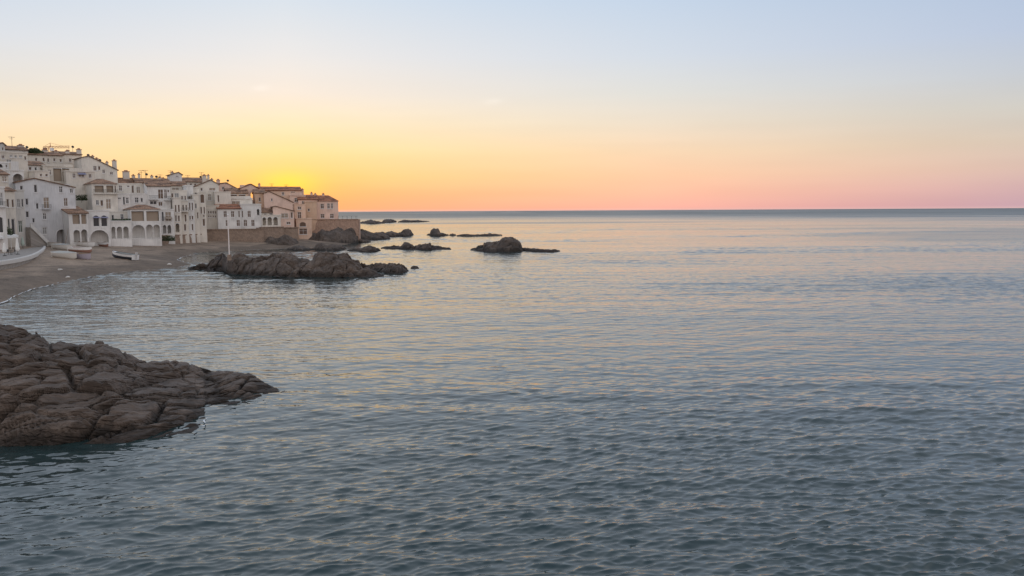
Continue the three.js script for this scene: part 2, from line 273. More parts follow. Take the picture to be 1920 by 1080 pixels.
// ---------------------------------------------------------------- rocks
M.rock = std(1, 1, 1, { vertexColors: true, bumpMap: scaled(stoneBump, 2.2), bumpScale: 0.16, map: scaled(stoneTone, 3.1), roughness: 0.85 });
M.farRock = std(1, 1, 1, { vertexColors: true, bumpMap: scaled(stoneBump, 3.2), bumpScale: 0.2, map: scaled(stoneTone, 5.1), roughness: 0.9 });
function rockMass(name, label, group, o) {
  // o.top, o.base: outline traced in the photograph; the front foot lies on the water, the crest stands o.reach metres behind it
  const topAt = curve(o.top), baseAt = curve(o.base), x0 = o.x0 ?? Math.max(o.top[0][0], o.base[0][0]), x1 = o.x1 ?? Math.min(o.top.at(-1)[0], o.base.at(-1)[0]);
  const nu = o.nu, nf = o.nf, nb = o.nb ?? Math.round(nf * 0.5), nv = nf + nb, seed = o.seed, size = o.grain ?? 1, cols = [], colour = [];
  for (let i = 0; i <= nu; i++) {
    const px = mix(x0, x1, i / nu), f = onLevel(px, baseAt(px)), len = Math.hypot(f.x, f.z), dx = f.x / len, dz = f.z / len;
    const end = Math.min(1, Math.min((px - x0) / (o.taper ?? 12) + (o.openLeft ? 1 : 0), (x1 - px) / (o.taper ?? 12)));
    const reach = typeof o.reach === 'function' ? o.reach(px) : o.reach * (0.25 + 0.75 * Math.max(0, end)), dr = len + reach, d = ray(px, topAt(px));
    const crest = Math.max(0.05, EYE + d.y / Math.hypot(d.x, d.z) * dr), back = (o.back ?? o.reach * 0.7);
    cols.push({ len, dx, dz, reach, crest: crest + (o.lift ?? 0) * Math.min(1, Math.max(0, end) * 2), back: o.openLeft ? back * (0.12 + 0.88 * Math.min(1, (x1 - px) / 90)) : back });
  }
  const power = o.power ?? 0.75, skirt = o.skirt ?? 0.8;
  const g = grid(nu, nv, (u, v, i, j) => {
    const c = cols[i]; let s, h;
    if (j <= nf) { const t = j / nf; s = t * c.reach; h = t < 0.06 ? mix(-skirt, 0, t / 0.06) : c.crest * Math.pow(Math.sin((t - 0.06) / 0.94 * Math.PI / 2), power); if (t < 0.06) s = mix(-0.4, c.reach * 0.06, t / 0.06); }
    else { const t = (j - nf) / nb; s = c.reach + t * c.back; h = c.crest * Math.pow(Math.cos(Math.min(1, t / 0.85) * Math.PI / 2), 0.8) - (t > 0.85 ? (t - 0.85) / 0.15 * skirt : 0); }
    let x = c.dx * (c.len + s), z = c.dz * (c.len + s), y = h;
    const k = Math.min(1, Math.max(0, h) / (0.35 * size) + 0.12);
    return o.shape(x, y, z, k, seed, c);
  }, (u, v, p) => [p[0] * 0.8 + p[2] * 0.5, p[1] * 1.1 - p[2] * 0.4]);
  const p = g.attributes.position, col = new Float32Array(p.count * 3), C = [0.205, 0.175, 0.158];
  for (let i = 0; i < p.count; i++) {
    const x = p.getX(i), y = p.getY(i), z = p.getZ(i), a = fbm(x * 0.35 / size, y * 0.5 / size + seed, z * 0.35 / size, 4), b = fbm(x * 1.7 / size, y * 2.4 / size, z * 1.7 / size + seed, 3), damp = smooth(0.7 * size, 0.15 * size, y + 0.45 * size * b);  // dark foot: wet rock, plus some of the shade there mixed into the colour
    const t = 1 + 0.55 * a + 0.35 * b /* mottling of the stone, noise alone */, w = mix(1, 0.34, damp), red = 1 + 0.10 * fbm(x * 0.2, y * 0.2, z * 0.2 + 40 + seed, 3);
    col[i * 3] = C[0] * t * w * red; col[i * 3 + 1] = C[1] * t * w; col[i * 3 + 2] = C[2] * t * w * (2 - red);
  }
  g.setAttribute('color', new THREE.BufferAttribute(col, 3));
  return tag(top(name, g, o.near ? M.rock : M.farRock), label, 'rock', group);
}
const boulderShape = (scale, amount, up = 1) => (x, y, z, k, seed) => {
  const q = 1 / scale, a = fbm(x * q, y * q * 1.3 + seed, z * q, 4), [f1, f2, id] = worley(x * q * 0.9 + 0.5 * a, y * q * 0.9 + seed, z * q * 0.9), crack = smooth(0.0, 0.16, f2 - f1), [g1, g2, id2] = worley(x * q * 2.6, y * q * 2.6, z * q * 2.6 + seed), crack2 = smooth(0, 0.2, g2 - g1);
  const d = (a * 0.9 + (id - 0.5) * 0.5 - 0.28 * (1 - crack) + 0.16 * (id2 - 0.5) - 0.10 * (1 - crack2)) * scale * amount * k;
  return [x + d * 0.35, y + d * up, z + d * 0.6];
};
// the outcrop below the camera: beds that dip towards the point, split by joints
rockMass('rock_outcrop', 'large brown layered rock outcrop sloping down to a point in the water', undefined, {
  x0: -260, x1: 525, openLeft: true, near: true, lift: 0.22, nu: 480, nf: 190, nb: 40, seed: 3, power: 0.62, taper: 60, grain: 1, 
  top: [[-260, 596], [-120, 606], [-30, 622], [0, 622], [14, 617], [30, 625], [60, 628], [84, 634], [110, 645], [150, 653], [178, 659], [205, 655], [222, 664], [250, 681], [275, 691], [310, 694], [335, 690], [372, 697], [400, 704], [440, 703], [468, 709], [490, 720], [515, 731], [527, 736]],
  base: [[-260, 850], [0, 843], [60, 845], [135, 843], [250, 836], [330, 824], [368, 815], [384, 797], [390, 783], [410, 774], [445, 766], [480, 756], [505, 746], [520, 739], [527, 737.5]],
  reach: curve([[-260, 13.5], [0, 12.5], [100, 12], [200, 12.5], [300, 12.5], [372, 12.2], [400, 8.6], [440, 6.2], [480, 4.2], [510, 2], [527, 0.5]]), back: 3.2,
  shape: (x, y, z, k, seed, c) => {
    const bx = x * 0.80 - z * 0.6, bz = x * 0.6 + z * 0.80;                       // bx runs along the beds, bz across them
    const bed = bz * 0.42 - y * 0.95 + 0.9 * fbm(x * 0.16, y * 0.2, z * 0.16, 3) + bx * 0.05, cell = Math.floor(bed), fr = bed - cell, hgt = hash3(cell, 7, 3) - 0.5;
    const step = smooth(0, 0.16, fr) * (1 - 0.55 * fr), [f1, f2, id] = worley(bx * 0.2, bed * 0.8, y * 0.3), joint = smooth(0, 0.08, f2 - f1), [g1, g2, id2] = worley(bx * 0.42 + 9, bed * 1.8, y * 0.7), joint2 = smooth(0, 0.13, g2 - g1);
    const big = fbm(x * 0.11 + 3, y * 0.2, z * 0.11, 3), fine = fbm(x * 1.6, y * 2.2, z * 1.6, 4), rg = ridged(bx * 0.25, bed * 0.4, y * 0.3, 2) - 0.5;
    const sc = Math.min(1, 0.25 + c.crest / 2.2);
    const lump = ridged(x * 0.5 + 11, y * 0.6, z * 0.5, 3) - 0.45;
    const d = (0.55 * big + 0.25 * lump + 0.5 * (step - 0.5) + 0.4 * hgt + 0.85 * (id - 0.5) - 0.55 * (1 - joint) + 0.26 * (id2 - 0.5) - 0.26 * (1 - joint2) + 0.2 * fine + 0.2 * rg) * k * sc;
    return [x + d * 0.22, y + d * 0.8, z + d * 0.62];
  },
});
rockMass('island_rock', 'long humped brown rock islet in the cove with a flagpole on top', undefined, {
  x0: 352, x1: 720, nu: 420, nf: 70, nb: 40, seed: 11, power: 0.7, taper: 30, grain: 1.6, reach: 6.5, back: 6, 
  top: [[352, 504], [362, 500], [374, 495], [381, 494], [388, 497], [398, 489], [408, 480], [416, 477], [430, 476.5], [450, 476], [458, 479], [470, 486], [480, 487], [490, 485], [502, 485], [512, 479], [522, 476], [535, 477], [548, 480], [562, 488], [570, 487], [578, 487], [586, 488], [591, 476], [600, 472], [606, 475], [611, 473], [618, 475], [634, 478], [650, 479], [662, 485], [676, 491], [690, 500], [705, 512], [720, 520]],
  base: [[352, 505], [372, 507], [395, 508.5], [418, 508], [425, 513], [440, 516], [480, 518], [530, 520], [600, 520], [660, 520.5], [700, 520.5], [720, 520.3]],
  shape: boulderShape(3.2, 0.5, 0.8),
});
rockMass('island_rock', 'low rounded rock at the seaward end of the humped islet', undefined, {
  x0: 668, x1: 766, nu: 140, nf: 36, nb: 20, seed: 14, power: 0.7, taper: 16, grain: 1.2, reach: 4, back: 3, 
  top: [[668, 500], [690, 495], [710, 495], [726, 495], [731, 491], [740, 494], [752, 495], [760, 501], [766, 508]],
  base: [[668, 506], [700, 510], [716, 512], [740, 513.5], [755, 512.5], [766, 509.5]], shape: boulderShape(2.2, 0.5, 0.8),
});
const reefs = [
  ['flat topped boulder with a rounded hump, largest rock of the outer reef', 882, 982, [[882, 469], [900, 462], [906, 461], [908, 455], [936, 454], [942, 448], [950, 446], [962, 446], [970, 450], [976, 459], [982, 471]], [[882, 470], [920, 472.5], [960, 472.5], [982, 471.5]], 6, 2.6],
  ['thin dark ledge awash beside the flat topped boulder', 978, 1050, [[978, 466], [1000, 468], [1020, 469], [1040, 470], [1050, 471]], [[978, 470], [1010, 473], [1035, 474], [1050, 471.5]], 3, 1.2],
  ['low rock ridge with two blocky boulders in the middle reef', 714, 846, [[714, 465], [736, 462], [752, 463], [758, 457], [764, 456], [774, 459], [777, 463], [788, 460], [806, 456], [809, 463], [826, 464], [832, 465], [846, 468]], [[714, 466], [750, 467.5], [800, 469.5], [830, 468], [846, 468.3]], 4, 1.6],
  ['small dark rock pile between the islet and the village shore', 538, 590, [[538, 468], [552, 463], [562, 462], [574, 465], [590, 468]], [[538, 469], [560, 471], [580, 470], [590, 468.5]], 3, 1.2],
  ['two humped rock with steep left end behind the islet', 588, 650, [[588, 467], [594, 458], [604, 456], [612, 461], [628, 461], [640, 463], [650, 467]], [[588, 469], [610, 471], [635, 471], [650, 467.5]], 4, 1.4],
  ['dark pointed rock off the end of the islet', 650, 714, [[650, 470], [668, 468], [682, 465], [692, 461], [702, 464], [710, 467], [714, 470]], [[650, 471], [680, 473], [705, 472.5], [714, 470.5]], 3, 1.3],
  ['broad low rock shelf at the foot of the sea wall', 640, 732, [[640, 436], [668, 431], [690, 433], [698, 438], [716, 439], [728, 443], [732, 448]], [[640, 452], [668, 452], [690, 450], [715, 449.5], [732, 449]], 8, 2],
  ['low dark rock jutting below the sea wall', 664, 696, [[664, 451], [672, 449], [690, 451], [696, 454]], [[664, 454.5], [680, 455], [690, 454.8], [696, 454.2]], 3, 1],
  ['jagged dark rocks beyond the shelf with two knobs', 700, 776, [[700, 438], [716, 436], [722, 437], [734, 434], [742, 437], [750, 438], [756, 432], [762, 430], [770, 431], [774, 438], [776, 441]], [[700, 442], [730, 444], [760, 443.5], [776, 441.5]], 5, 1.5],
  ['round isolated boulder in the farther reef', 800, 842, [[800, 440], [806, 438], [808, 432], [814, 429], [822, 430], [826, 437], [836, 440], [842, 441]], [[800, 441.5], [820, 443], [836, 442.5], [842, 441.5]], 5, 1.8],
  ['small low rock beside the round boulder', 842, 856, [[842, 440.5], [848, 438.5], [856, 441]], [[842, 441.5], [850, 442.5], [856, 441.5]], 3, 0.8],
  ['long thin dark reef barely above the water', 856, 942, [[856, 442], [868, 439.5], [880, 440.5], [900, 441], [918, 438.5], [930, 440], [942, 441.2]], [[856, 443], [880, 443.6], [910, 442.8], [942, 441.8]], 4, 0.9],
  ['rough tumbled rocks along the foot of the high sea wall', 566, 672, [[566, 444], [578, 436], [592, 440], [604, 431], [618, 436], [634, 428], [648, 433], [660, 427], [672, 440]], [[566, 458], [600, 459], [640, 458], [672, 455]], 5, 1.6],
  ['low rocks at the waterline below the three arch terrace', 492, 560, [[492, 452], [506, 445], [520, 449], [534, 441], [548, 446], [560, 452]], [[492, 464], [520, 465], [545, 464.5], [560, 463]], 4, 1.2],
  ['dark wide rock strip near the horizon beside the sea wall', 672, 722, [[672, 418], [684, 415], [696, 412], [706, 415], [722, 417]], [[672, 419], [700, 420], [722, 419]], 9, 2],
  ['humped rocks near the horizon, middle of the far line', 716, 744, [[716, 416], [720, 412], [728, 411], [736, 412], [744, 415]], [[716, 417.6], [730, 418], [744, 416.6]], 8, 2],
  ['low jagged end of the rock line near the horizon', 746, 806, [[746, 416], [758, 412.5], [770, 414], [784, 413.5], [796, 414.5], [806, 415.6]], [[746, 417], [770, 417], [790, 416.6], [806, 416]], 8, 1.8],
  ['flat awash rock in open water past the islet', 770, 786, [[770, 502.5], [778, 500.5], [786, 502]], [[770, 503.5], [778, 504], [786, 503]], 1.5, 0.8],
];
reefs.forEach(([label, x0, x1, t, b, reach, grain], i) => rockMass('reef_rock', label, 'rocks of the reef off the village', { x0, x1, top: t, base: b, reach, back: reach * 0.8, nu: Math.round((x1 - x0) * 1.3) + 12, nf: 20, nb: 12, seed: 31 + i * 3, power: 0.6, taper: 4, lift: 0.22, grain,  shape: boulderShape(grain * 1.1, 0.42, 0.7) }));
rockMass('reef_rock', 'dark wet rock just breaking the surface in open water', 'rocks of the reef off the village', { x0: 1205, x1: 1362, near: true, nu: 150, nf: 60, nb: 24, seed: 91, power: 0.6, taper: 30, grain: 0.5, 
  top: [[1205, 1088], [1230, 1080], [1252, 1077], [1280, 1077], [1310, 1079], [1335, 1083], [1362, 1090]], base: [[1205, 1082], [1240, 1100], [1290, 1106], [1340, 1098], [1362, 1083]], reach: 1.3, back: 0.5, shape: boulderShape(0.5, 0.3, 0.5) }).position.y = -0.16;

// broken wash where the ripples meet the rocks
M.foam = std(0.72, 0.74, 0.75, { side: THREE.DoubleSide });
function wash(label, trace, width, seed) {
  const c = new THREE.CatmullRomCurve3(trace.map(([x, y]) => onLevel(x, y))), n = Math.round(c.getLength() * 5), pts = c.getSpacedPoints(n), pos = [], nor = [];
  for (let i = 0; i < n; i++) {
    const p = pts[i], q = pts[i + 1], gap = fbm(p.x * 0.8, seed, p.z * 0.8, 3); if (gap < -0.02) continue;
    const d = new THREE.Vector3(q.z - p.z, 0, -(q.x - p.x)).normalize(); if (d.z < 0) d.negate();
    const w = (a) => width * (0.15 + 1.6 * Math.max(0, fbm(a.x * 1.3, seed + 4, a.z * 1.3, 3))), o = (a) => width * 0.6 * noise3(a.x * 0.9, seed + 8, a.z * 0.9), h = (a) => 0.075 + 0.06 * noise3(a.x * 2, seed, a.z * 2);
    const A = [p.x + d.x * o(p), h(p), p.z + d.z * o(p)], B = [q.x + d.x * o(q), h(q), q.z + d.z * o(q)], E = [q.x + d.x * (o(q) + w(q)), h(q) - 0.01, q.z + d.z * (o(q) + w(q))], F = [p.x + d.x * (o(p) + w(p)), h(p) - 0.01, p.z + d.z * (o(p) + w(p))];
    pos.push(...A, ...B, ...E, ...A, ...E, ...F); for (let k = 0; k < 6; k++) nor.push(0, 1, 0);
  }
  const g = new THREE.BufferGeometry(); g.setAttribute('position', new THREE.Float32BufferAttribute(pos, 3)); g.setAttribute('normal', new THREE.Float32BufferAttribute(nor, 3));
  const m = top('foam', g, M.foam); m.userData = { kind: 'stuff', label, category: 'foam' };
}
wash('thin broken foam around the point of the big outcrop', [[250, 838], [330, 826], [368, 817], [384, 799], [391, 785], [410, 776], [445, 768], [480, 758], [505, 748], [522, 740], [535, 737]], 0.22, 3);
wash('white wash along the foot of the humped islet', [[350, 506], [372, 508], [395, 509.5], [418, 509], [427, 514], [440, 517], [480, 519], [530, 521], [600, 521], [660, 521.5], [700, 521.5], [722, 521]], 0.8, 13);

// ---------------------------------------------------------------- village houses
const VILLAGE = 'whitewashed houses of the hillside village';
function ringGeo(w, h, t, d, arch) {                           // window surround, centred on the opening's foot
  const list = [box(t, h, d, -w / 2 + t / 2, h / 2, 0), box(t, h, d, w / 2 - t / 2, h / 2, 0), box(w - 2 * t, t, d, 0, t / 2, 0)];
  if (!arch) list.push(box(w - 2 * t, t, d, 0, h - t / 2, 0));
  if (w > 0.7 && !arch) { list.push(box(t * 0.7, h - 2 * t, d * 0.8, 0, h / 2, 0)); if (h > 1.2) list.push(box(w - 2 * t, t * 0.6, d * 0.6, 0, h * 0.62, 0)); }
  return merge(list);
}
function house(o) {
  const [x0, x1] = o.x, d0 = frontDepth(x0) + (o.row ?? 0) + (o.dd ?? 0), xm = (x0 + x1) / 2, D = o.D ?? 9, mat = plaster(o.wall ?? 'white');
  const A0 = atDepth(x0, 398, d0), bearing = Math.atan((960 - xm) / FOCAL), dx = (x1 - x0) / FOCAL * d0, d1 = d0 + dx * Math.tan(bearing) * (o.turn ?? 1.12), B0 = atDepth(x1, 398, d1);
  const U = new THREE.Vector3(B0.x - A0.x, 0, B0.z - A0.z), W = U.length(); U.normalize();
  const N = new THREE.Vector3(-U.z, 0, U.x); if (N.z < 0) N.negate();
  const hit = (px, py, back = 0) => { const d = ray(px, py), P0 = A0.clone().addScaledVector(N, -back), t = P0.clone().sub(camera.position).dot(N) / d.dot(N), P = camera.position.clone().addScaledVector(d, t); return [P.clone().sub(A0).dot(U), P.y]; };
  const corners = [[0, 0], [W, 0], [0, -D], [W, -D]].map(([u, b]) => groundY(A0.x + U.x * u + N.x * b, A0.z + U.z * u + N.z * b));
  const base = o.cut ? hit(xm, o.y[1])[1] : Math.min(hit(xm, o.y[1])[1], ...corners) - 0.4;                // cut: the house stands on a wall
  const g = thing('house', o.label, 'house', [A0.x, base, A0.z], Math.atan2(-U.z, U.x), VILLAGE);
  const Y = (py, back) => hit(xm, py, back)[1] - base, eave = Y(o.y[0]), roof = o.roof ?? 'flat';
  let left = eave, right = eave, peak = null;
  if (o.eaves) { left = hit(x0, o.eaves[0])[1] - base; right = hit(x1, o.eaves[1])[1] - base; }
  if (roof === 'gable') { const [u, y] = hit(o.peak[0], o.peak[1]); peak = [Math.min(W - 0.5, Math.max(0.5, u)), y - base]; }
  // the front wall with its openings
  const shape = new THREE.Shape(); shape.moveTo(0, 0); shape.lineTo(W, 0); shape.lineTo(W, right); if (peak) shape.lineTo(peak[0], peak[1]); shape.lineTo(0, left); shape.closePath();
  const T = 0.32, wins = [], rects = [];
  const topAt = (u) => peak ? (u < peak[0] ? mix(left, peak[1], u / peak[0]) : mix(peak[1], right, (u - peak[0]) / (W - peak[0]))) : mix(left, right, u / W);
  for (const [wx0, wy0, wx1, wy1, kind = 'w'] of o.win ?? []) {
    const [ua, ya] = hit(wx0, wy1), [ub, yb] = hit(wx1, wy0);
    let u0 = Math.max(0.25, ua), u1 = Math.min(W - 0.25, ub), v0 = Math.max(0.2, ya - base), v1 = Math.min(Math.min(topAt(u0), topAt(u1)) - 0.25, yb - base);
    if (u1 - u0 < 0.3 || v1 - v0 < 0.3 || rects.some(([a, b, c, d]) => u0 < b + 0.06 && u1 > a - 0.06 && v0 < d + 0.06 && v1 > c - 0.06)) continue;
    rects.push([u0, u1, v0, v1]);
    const path = new THREE.Path(), arch = kind.includes('a'), r = (u1 - u0) / 2, rise = arch ? Math.min(r, (v1 - v0) * 0.6) : 0;
    path.moveTo(u0, v0); path.lineTo(u1, v0); path.lineTo(u1, v1 - rise);
    if (arch) for (let i = 1; i < 12; i++) path.lineTo((u0 + u1) / 2 + r * Math.cos(i / 12 * Math.PI), v1 - rise + rise * Math.sin(i / 12 * Math.PI));
    path.lineTo(u0, v1 - rise); path.closePath(); shape.holes.push(path); wins.push({ u0, u1, v0, v1, kind, arch, rise });
  }
  const walls = [new THREE.ExtrudeGeometry(shape, { depth: T, bevelEnabled: false, curveSegments: 6 }).translate(0, 0, -T)];
  const back = new THREE.Shape(); back.moveTo(0, 0); back.lineTo(W, 0); back.lineTo(W, right); if (peak) back.lineTo(peak[0], peak[1]); back.lineTo(0, left); back.closePath();
  walls.push(new THREE.ExtrudeGeometry(back, { depth: T, bevelEnabled: false }).translate(0, 0, -D));
  const ridge = roof === 'side' || roof === 'hip' ? Y(o.ridge, D / 2) : roof === 'shed' ? Y(o.ridge, D) : 0;
  const side = (h) => { const s = new THREE.Shape(); s.moveTo(T, 0); s.lineTo(D - T, 0); if (roof === 'side') { s.lineTo(D - T, h); s.lineTo(D / 2, ridge); } else if (roof === 'shed') s.lineTo(D - T, ridge - 0.05); else s.lineTo(D - T, h); s.lineTo(T, h); s.closePath(); return new THREE.ExtrudeGeometry(s, { depth: T, bevelEnabled: false }).rotateY(Math.PI / 2); };
  walls.push(side(left), side(right).translate(W - T, 0, 0));
  if (rects.length) { const inner = Math.max(...rects.map((r) => r[3])); if (wins.some((w) => /[ao]/.test(w.kind))) walls.push(box(W - 2 * T, inner + 0.3, 0.2, W / 2, (inner + 0.3) / 2, -2.3)); const floors = [...new Set(wins.filter((w) => /[ao]/.test(w.kind)).map((w) => Math.round(w.v0 * 2) / 2))]; for (const f of floors) if (f > 1.2) walls.push(box(W - 2 * T, 0.2, 1.88, W / 2, f - 0.14, -1.26)); }
  part('wall', merge(walls), mat, g);
  // roof
  const over = o.over ?? 0.35, rl = [], rm = o.red ? M.redTile : M.tile; let rmat = rm;
  const slab = (w, len, x, y0, z0, y1, z1) => { const a = Math.atan2(y1 - y0, z0 - z1); return box(w, 0.2, len, x, (y0 + y1) / 2 + 0.08, (z0 + z1) / 2, a); };
  if (roof === 'flat') { rl.push(box(W + 0.24, 0.3, D + 0.24, W / 2, Math.max(left, right) + 0.15, -D / 2)); rmat = o.cap ?? mat; }
  else if (roof === 'side') { const run = D / 2 + over, rise = (ridge - eave) * run / (D / 2), len = Math.hypot(run, rise); rl.push(slab(W + 0.5, len, W / 2, ridge - rise, over, ridge, -D / 2), slab(W + 0.5, len, W / 2, ridge - rise, -D - over, ridge, -D / 2)); }
  else if (roof === 'shed') { const rise = (ridge - eave) * (D + over) / D; rl.push(slab(W + 0.5, Math.hypot(D + over, rise), W / 2, ridge - rise, over, ridge, -D)); }
  else if (roof === 'gable') {
    for (const [ua, ya, ub, yb] of [[0, left, peak[0], peak[1]], [W, right, peak[0], peak[1]]]) { const s = Math.sign(ub - ua), ex = ua - s * over, ey = ya - (yb - ya) * over / Math.abs(ub - ua), len = Math.hypot(ub - ex, yb - ey), b = box(len, 0.2, D + 0.6, 0, 0, 0); b.rotateZ(Math.atan2((yb - ey) * s, (ub - ex) * s)); rl.push(b.translate((ex + ub) / 2, (ey + yb) / 2 + 0.1, -D / 2)); }
  } else if (roof === 'hip') {
    const e = over, inset = Math.min(W * 0.38, D / 2), P = [[-e, eave, e], [W + e, eave, e], [W + e, eave, -D - e], [-e, eave, -D - e], [o.hipLeft === false ? 0 : inset, ridge, -D / 2], [W - inset, ridge, -D / 2]];
    const tri = [[0, 1, 5], [0, 5, 4], [1, 2, 5], [2, 3, 4], [2, 4, 5], [3, 0, 4], [3, 2, 1], [3, 1, 0]], pos = [], uv = [];
    for (const t of tri) for (const k of t) { pos.push(...P[k]); uv.push(P[k][0] + P[k][2] * 0.001, P[k][2] * 1.1 + P[k][1] * 0.3); }
    const hg = new THREE.BufferGeometry(); hg.setAttribute('position', new THREE.Float32BufferAttribute(pos, 3)); hg.setAttribute('uv', new THREE.Float32BufferAttribute(uv, 2)); hg.computeVertexNormals(); rl.push(hg.translate(0, 0.06, 0));
  }
  const R = part('roof', merge(rl), rmat, g);
  // windows, doors and blinds
  for (const w of wins) {
    const ww = w.u1 - w.u0, hh = w.v1 - w.v0, um = (w.u0 + w.u1) / 2;
    if (w.kind.includes('o') || w.kind === 'a') {                // open arch or loggia, with its raised surround
      const t = 0.14, list = w.arch ? [] : [box(ww + 2 * t, t, 0.06, um, w.v1 + t / 2, 0.03)];
      if (w.arch) { const s = new THREE.Shape(), r = ww / 2; s.absellipse(0, 0, r + t, w.rise + t, 0, Math.PI); const hole = []; for (let i = 12; i >= 0; i--) s.lineTo(r * Math.cos((12 - i) / 12 * Math.PI + Math.PI) * -1 * 1 * -1, w.rise * Math.sin(i / 12 * Math.PI)); list.push(new THREE.ExtrudeGeometry(s, { depth: 0.05, bevelEnabled: false, curveSegments: 12 }).translate(um, w.v1 - w.rise, 0.005)); }
      part('arch_surround', merge(list), M.frame, g);
      if (w.kind.includes('b')) part('blind', box(ww - 0.1, hh * 0.96, 0.05, um, w.v0 + hh * 0.48, -0.5), o.blind ?? M.tanBlind, g);
      continue;
    }
    const f = part('window', ringGeo(ww, hh, Math.min(0.11, ww * 0.14), 0.1, w.arch), M.frame, g); f.position.set(um, w.v0, -0.16);
    part('pane', box(ww - 0.04, hh - 0.02, 0.04, 0, hh / 2, -0.06), { s: M.brown, as: M.brown, g: M.greyBlind, t: M.tanBlind, u: M.blueBlind, n: M.green }[w.kind] ?? M.glass, f);
    if (hh < 2.2) part('sill', box(ww + 0.24, 0.09, 0.2, 0, -0.047, 0.2), M.frame, f);
  }
  for (const [px, yt, w = 0.7, dp = D * 0.45] of o.chimney ?? []) {
    const [u, y] = hit(px, yt, dp), h = y - base, uu = Math.min(W - 0.3, Math.max(0.3, u)), y0 = Math.min(h - 0.5, topAt(uu) - 0.6), c = part('chimney', box(w, h - y0, w * 0.8, uu, (h + y0) / 2, -dp), plaster(o.wall ?? 'white'), R);
    c.userData.label = 'chimney with a tiled cap';
    const c2 = merge([box(w + 0.2, 0.12, w + 0.05, uu, h + 0.061, -dp), box(w * 0.5, 0.3, w * 0.5, uu, h + 0.272, -dp)]); part('chimney_cap', c2, M.clay, R);
  }
  for (const [px, yt, kind = 0, dp = D * 0.5] of o.antenna ?? []) {
    const [u, y] = hit(px, yt, dp), h = y - base, y0 = topAt(Math.min(W, Math.max(0, u))) - 0.2, s = 0.055, list = [bar([u, y0, -dp], [u, h, -dp], s, s * 0.7)];
    if (kind === 0) { list.push(bar([u - 0.75, h - 0.15, -dp], [u + 0.75, h - 0.15, -dp], 0.045)); for (let i = -3; i <= 3; i++) list.push(bar([u + i * 0.22, h - 0.15, -dp - 0.4], [u + i * 0.22, h - 0.15, -dp + 0.4], 0.03)); list.push(bar([u - 0.5, h - 0.6, -dp], [u + 0.35, h - 0.6, -dp], 0.04)); }
    else { const dish = new THREE.SphereGeometry(0.6, 10, 6, 0, Math.PI * 2, 0, 0.9); dish.scale(0.8, 0.55, 0.8).rotateX(1.2).translate(u, h - 0.35, -dp); list.push(dish); }
    part('antenna', merge(list), M.iron, g);
  }
  for (const [bx0, bx1, by, deep = 1.1] of o.balcony ?? []) {   // slab and iron railing
    const [ua, y] = hit(bx0, by), [ub] = hit(bx1, by), v = y - base, w = ub - ua, um = (ua + ub) / 2, bal = part('balcony', box(w, 0.16, deep, um, v, deep / 2), mat, g), rails = [box(w, 0.05, 0.05, um, v + 1, deep - 0.05)];
    for (let u = ua + 0.03; u < ub; u += 0.18) rails.push(box(0.03, 0.9, 0.03, u, v + 0.53, deep - 0.05)); for (const u of [ua + 0.03, ub - 0.03]) rails.push(box(0.04, 0.05, deep - 0.1, u, v + 1, deep / 2));
    part('railing', merge(rails), M.iron, bal);
  }
  for (const [bx0, bx1, by, deep = 1.3] of o.awning ?? []) { const [ua, y] = hit(bx0, by), [ub] = hit(bx1, by), w = ub - ua; part('awning', box(w, 0.05, deep, (ua + ub) / 2, y - base - 0.2, deep / 2 - 0.1, 0.4), o.awningMat ?? M.blueBlind, g); }
  for (const [bx0, bx1, by0, by1] of o.parapet ?? []) { const [ua, ya] = hit(bx0, by1), [ub, yb] = hit(bx1, by0); part('parapet', box(ub - ua, yb - ya, 0.25, (ua + ub) / 2, (ya + yb) / 2 - base, 0.13), mat, g); }
  return g;
}
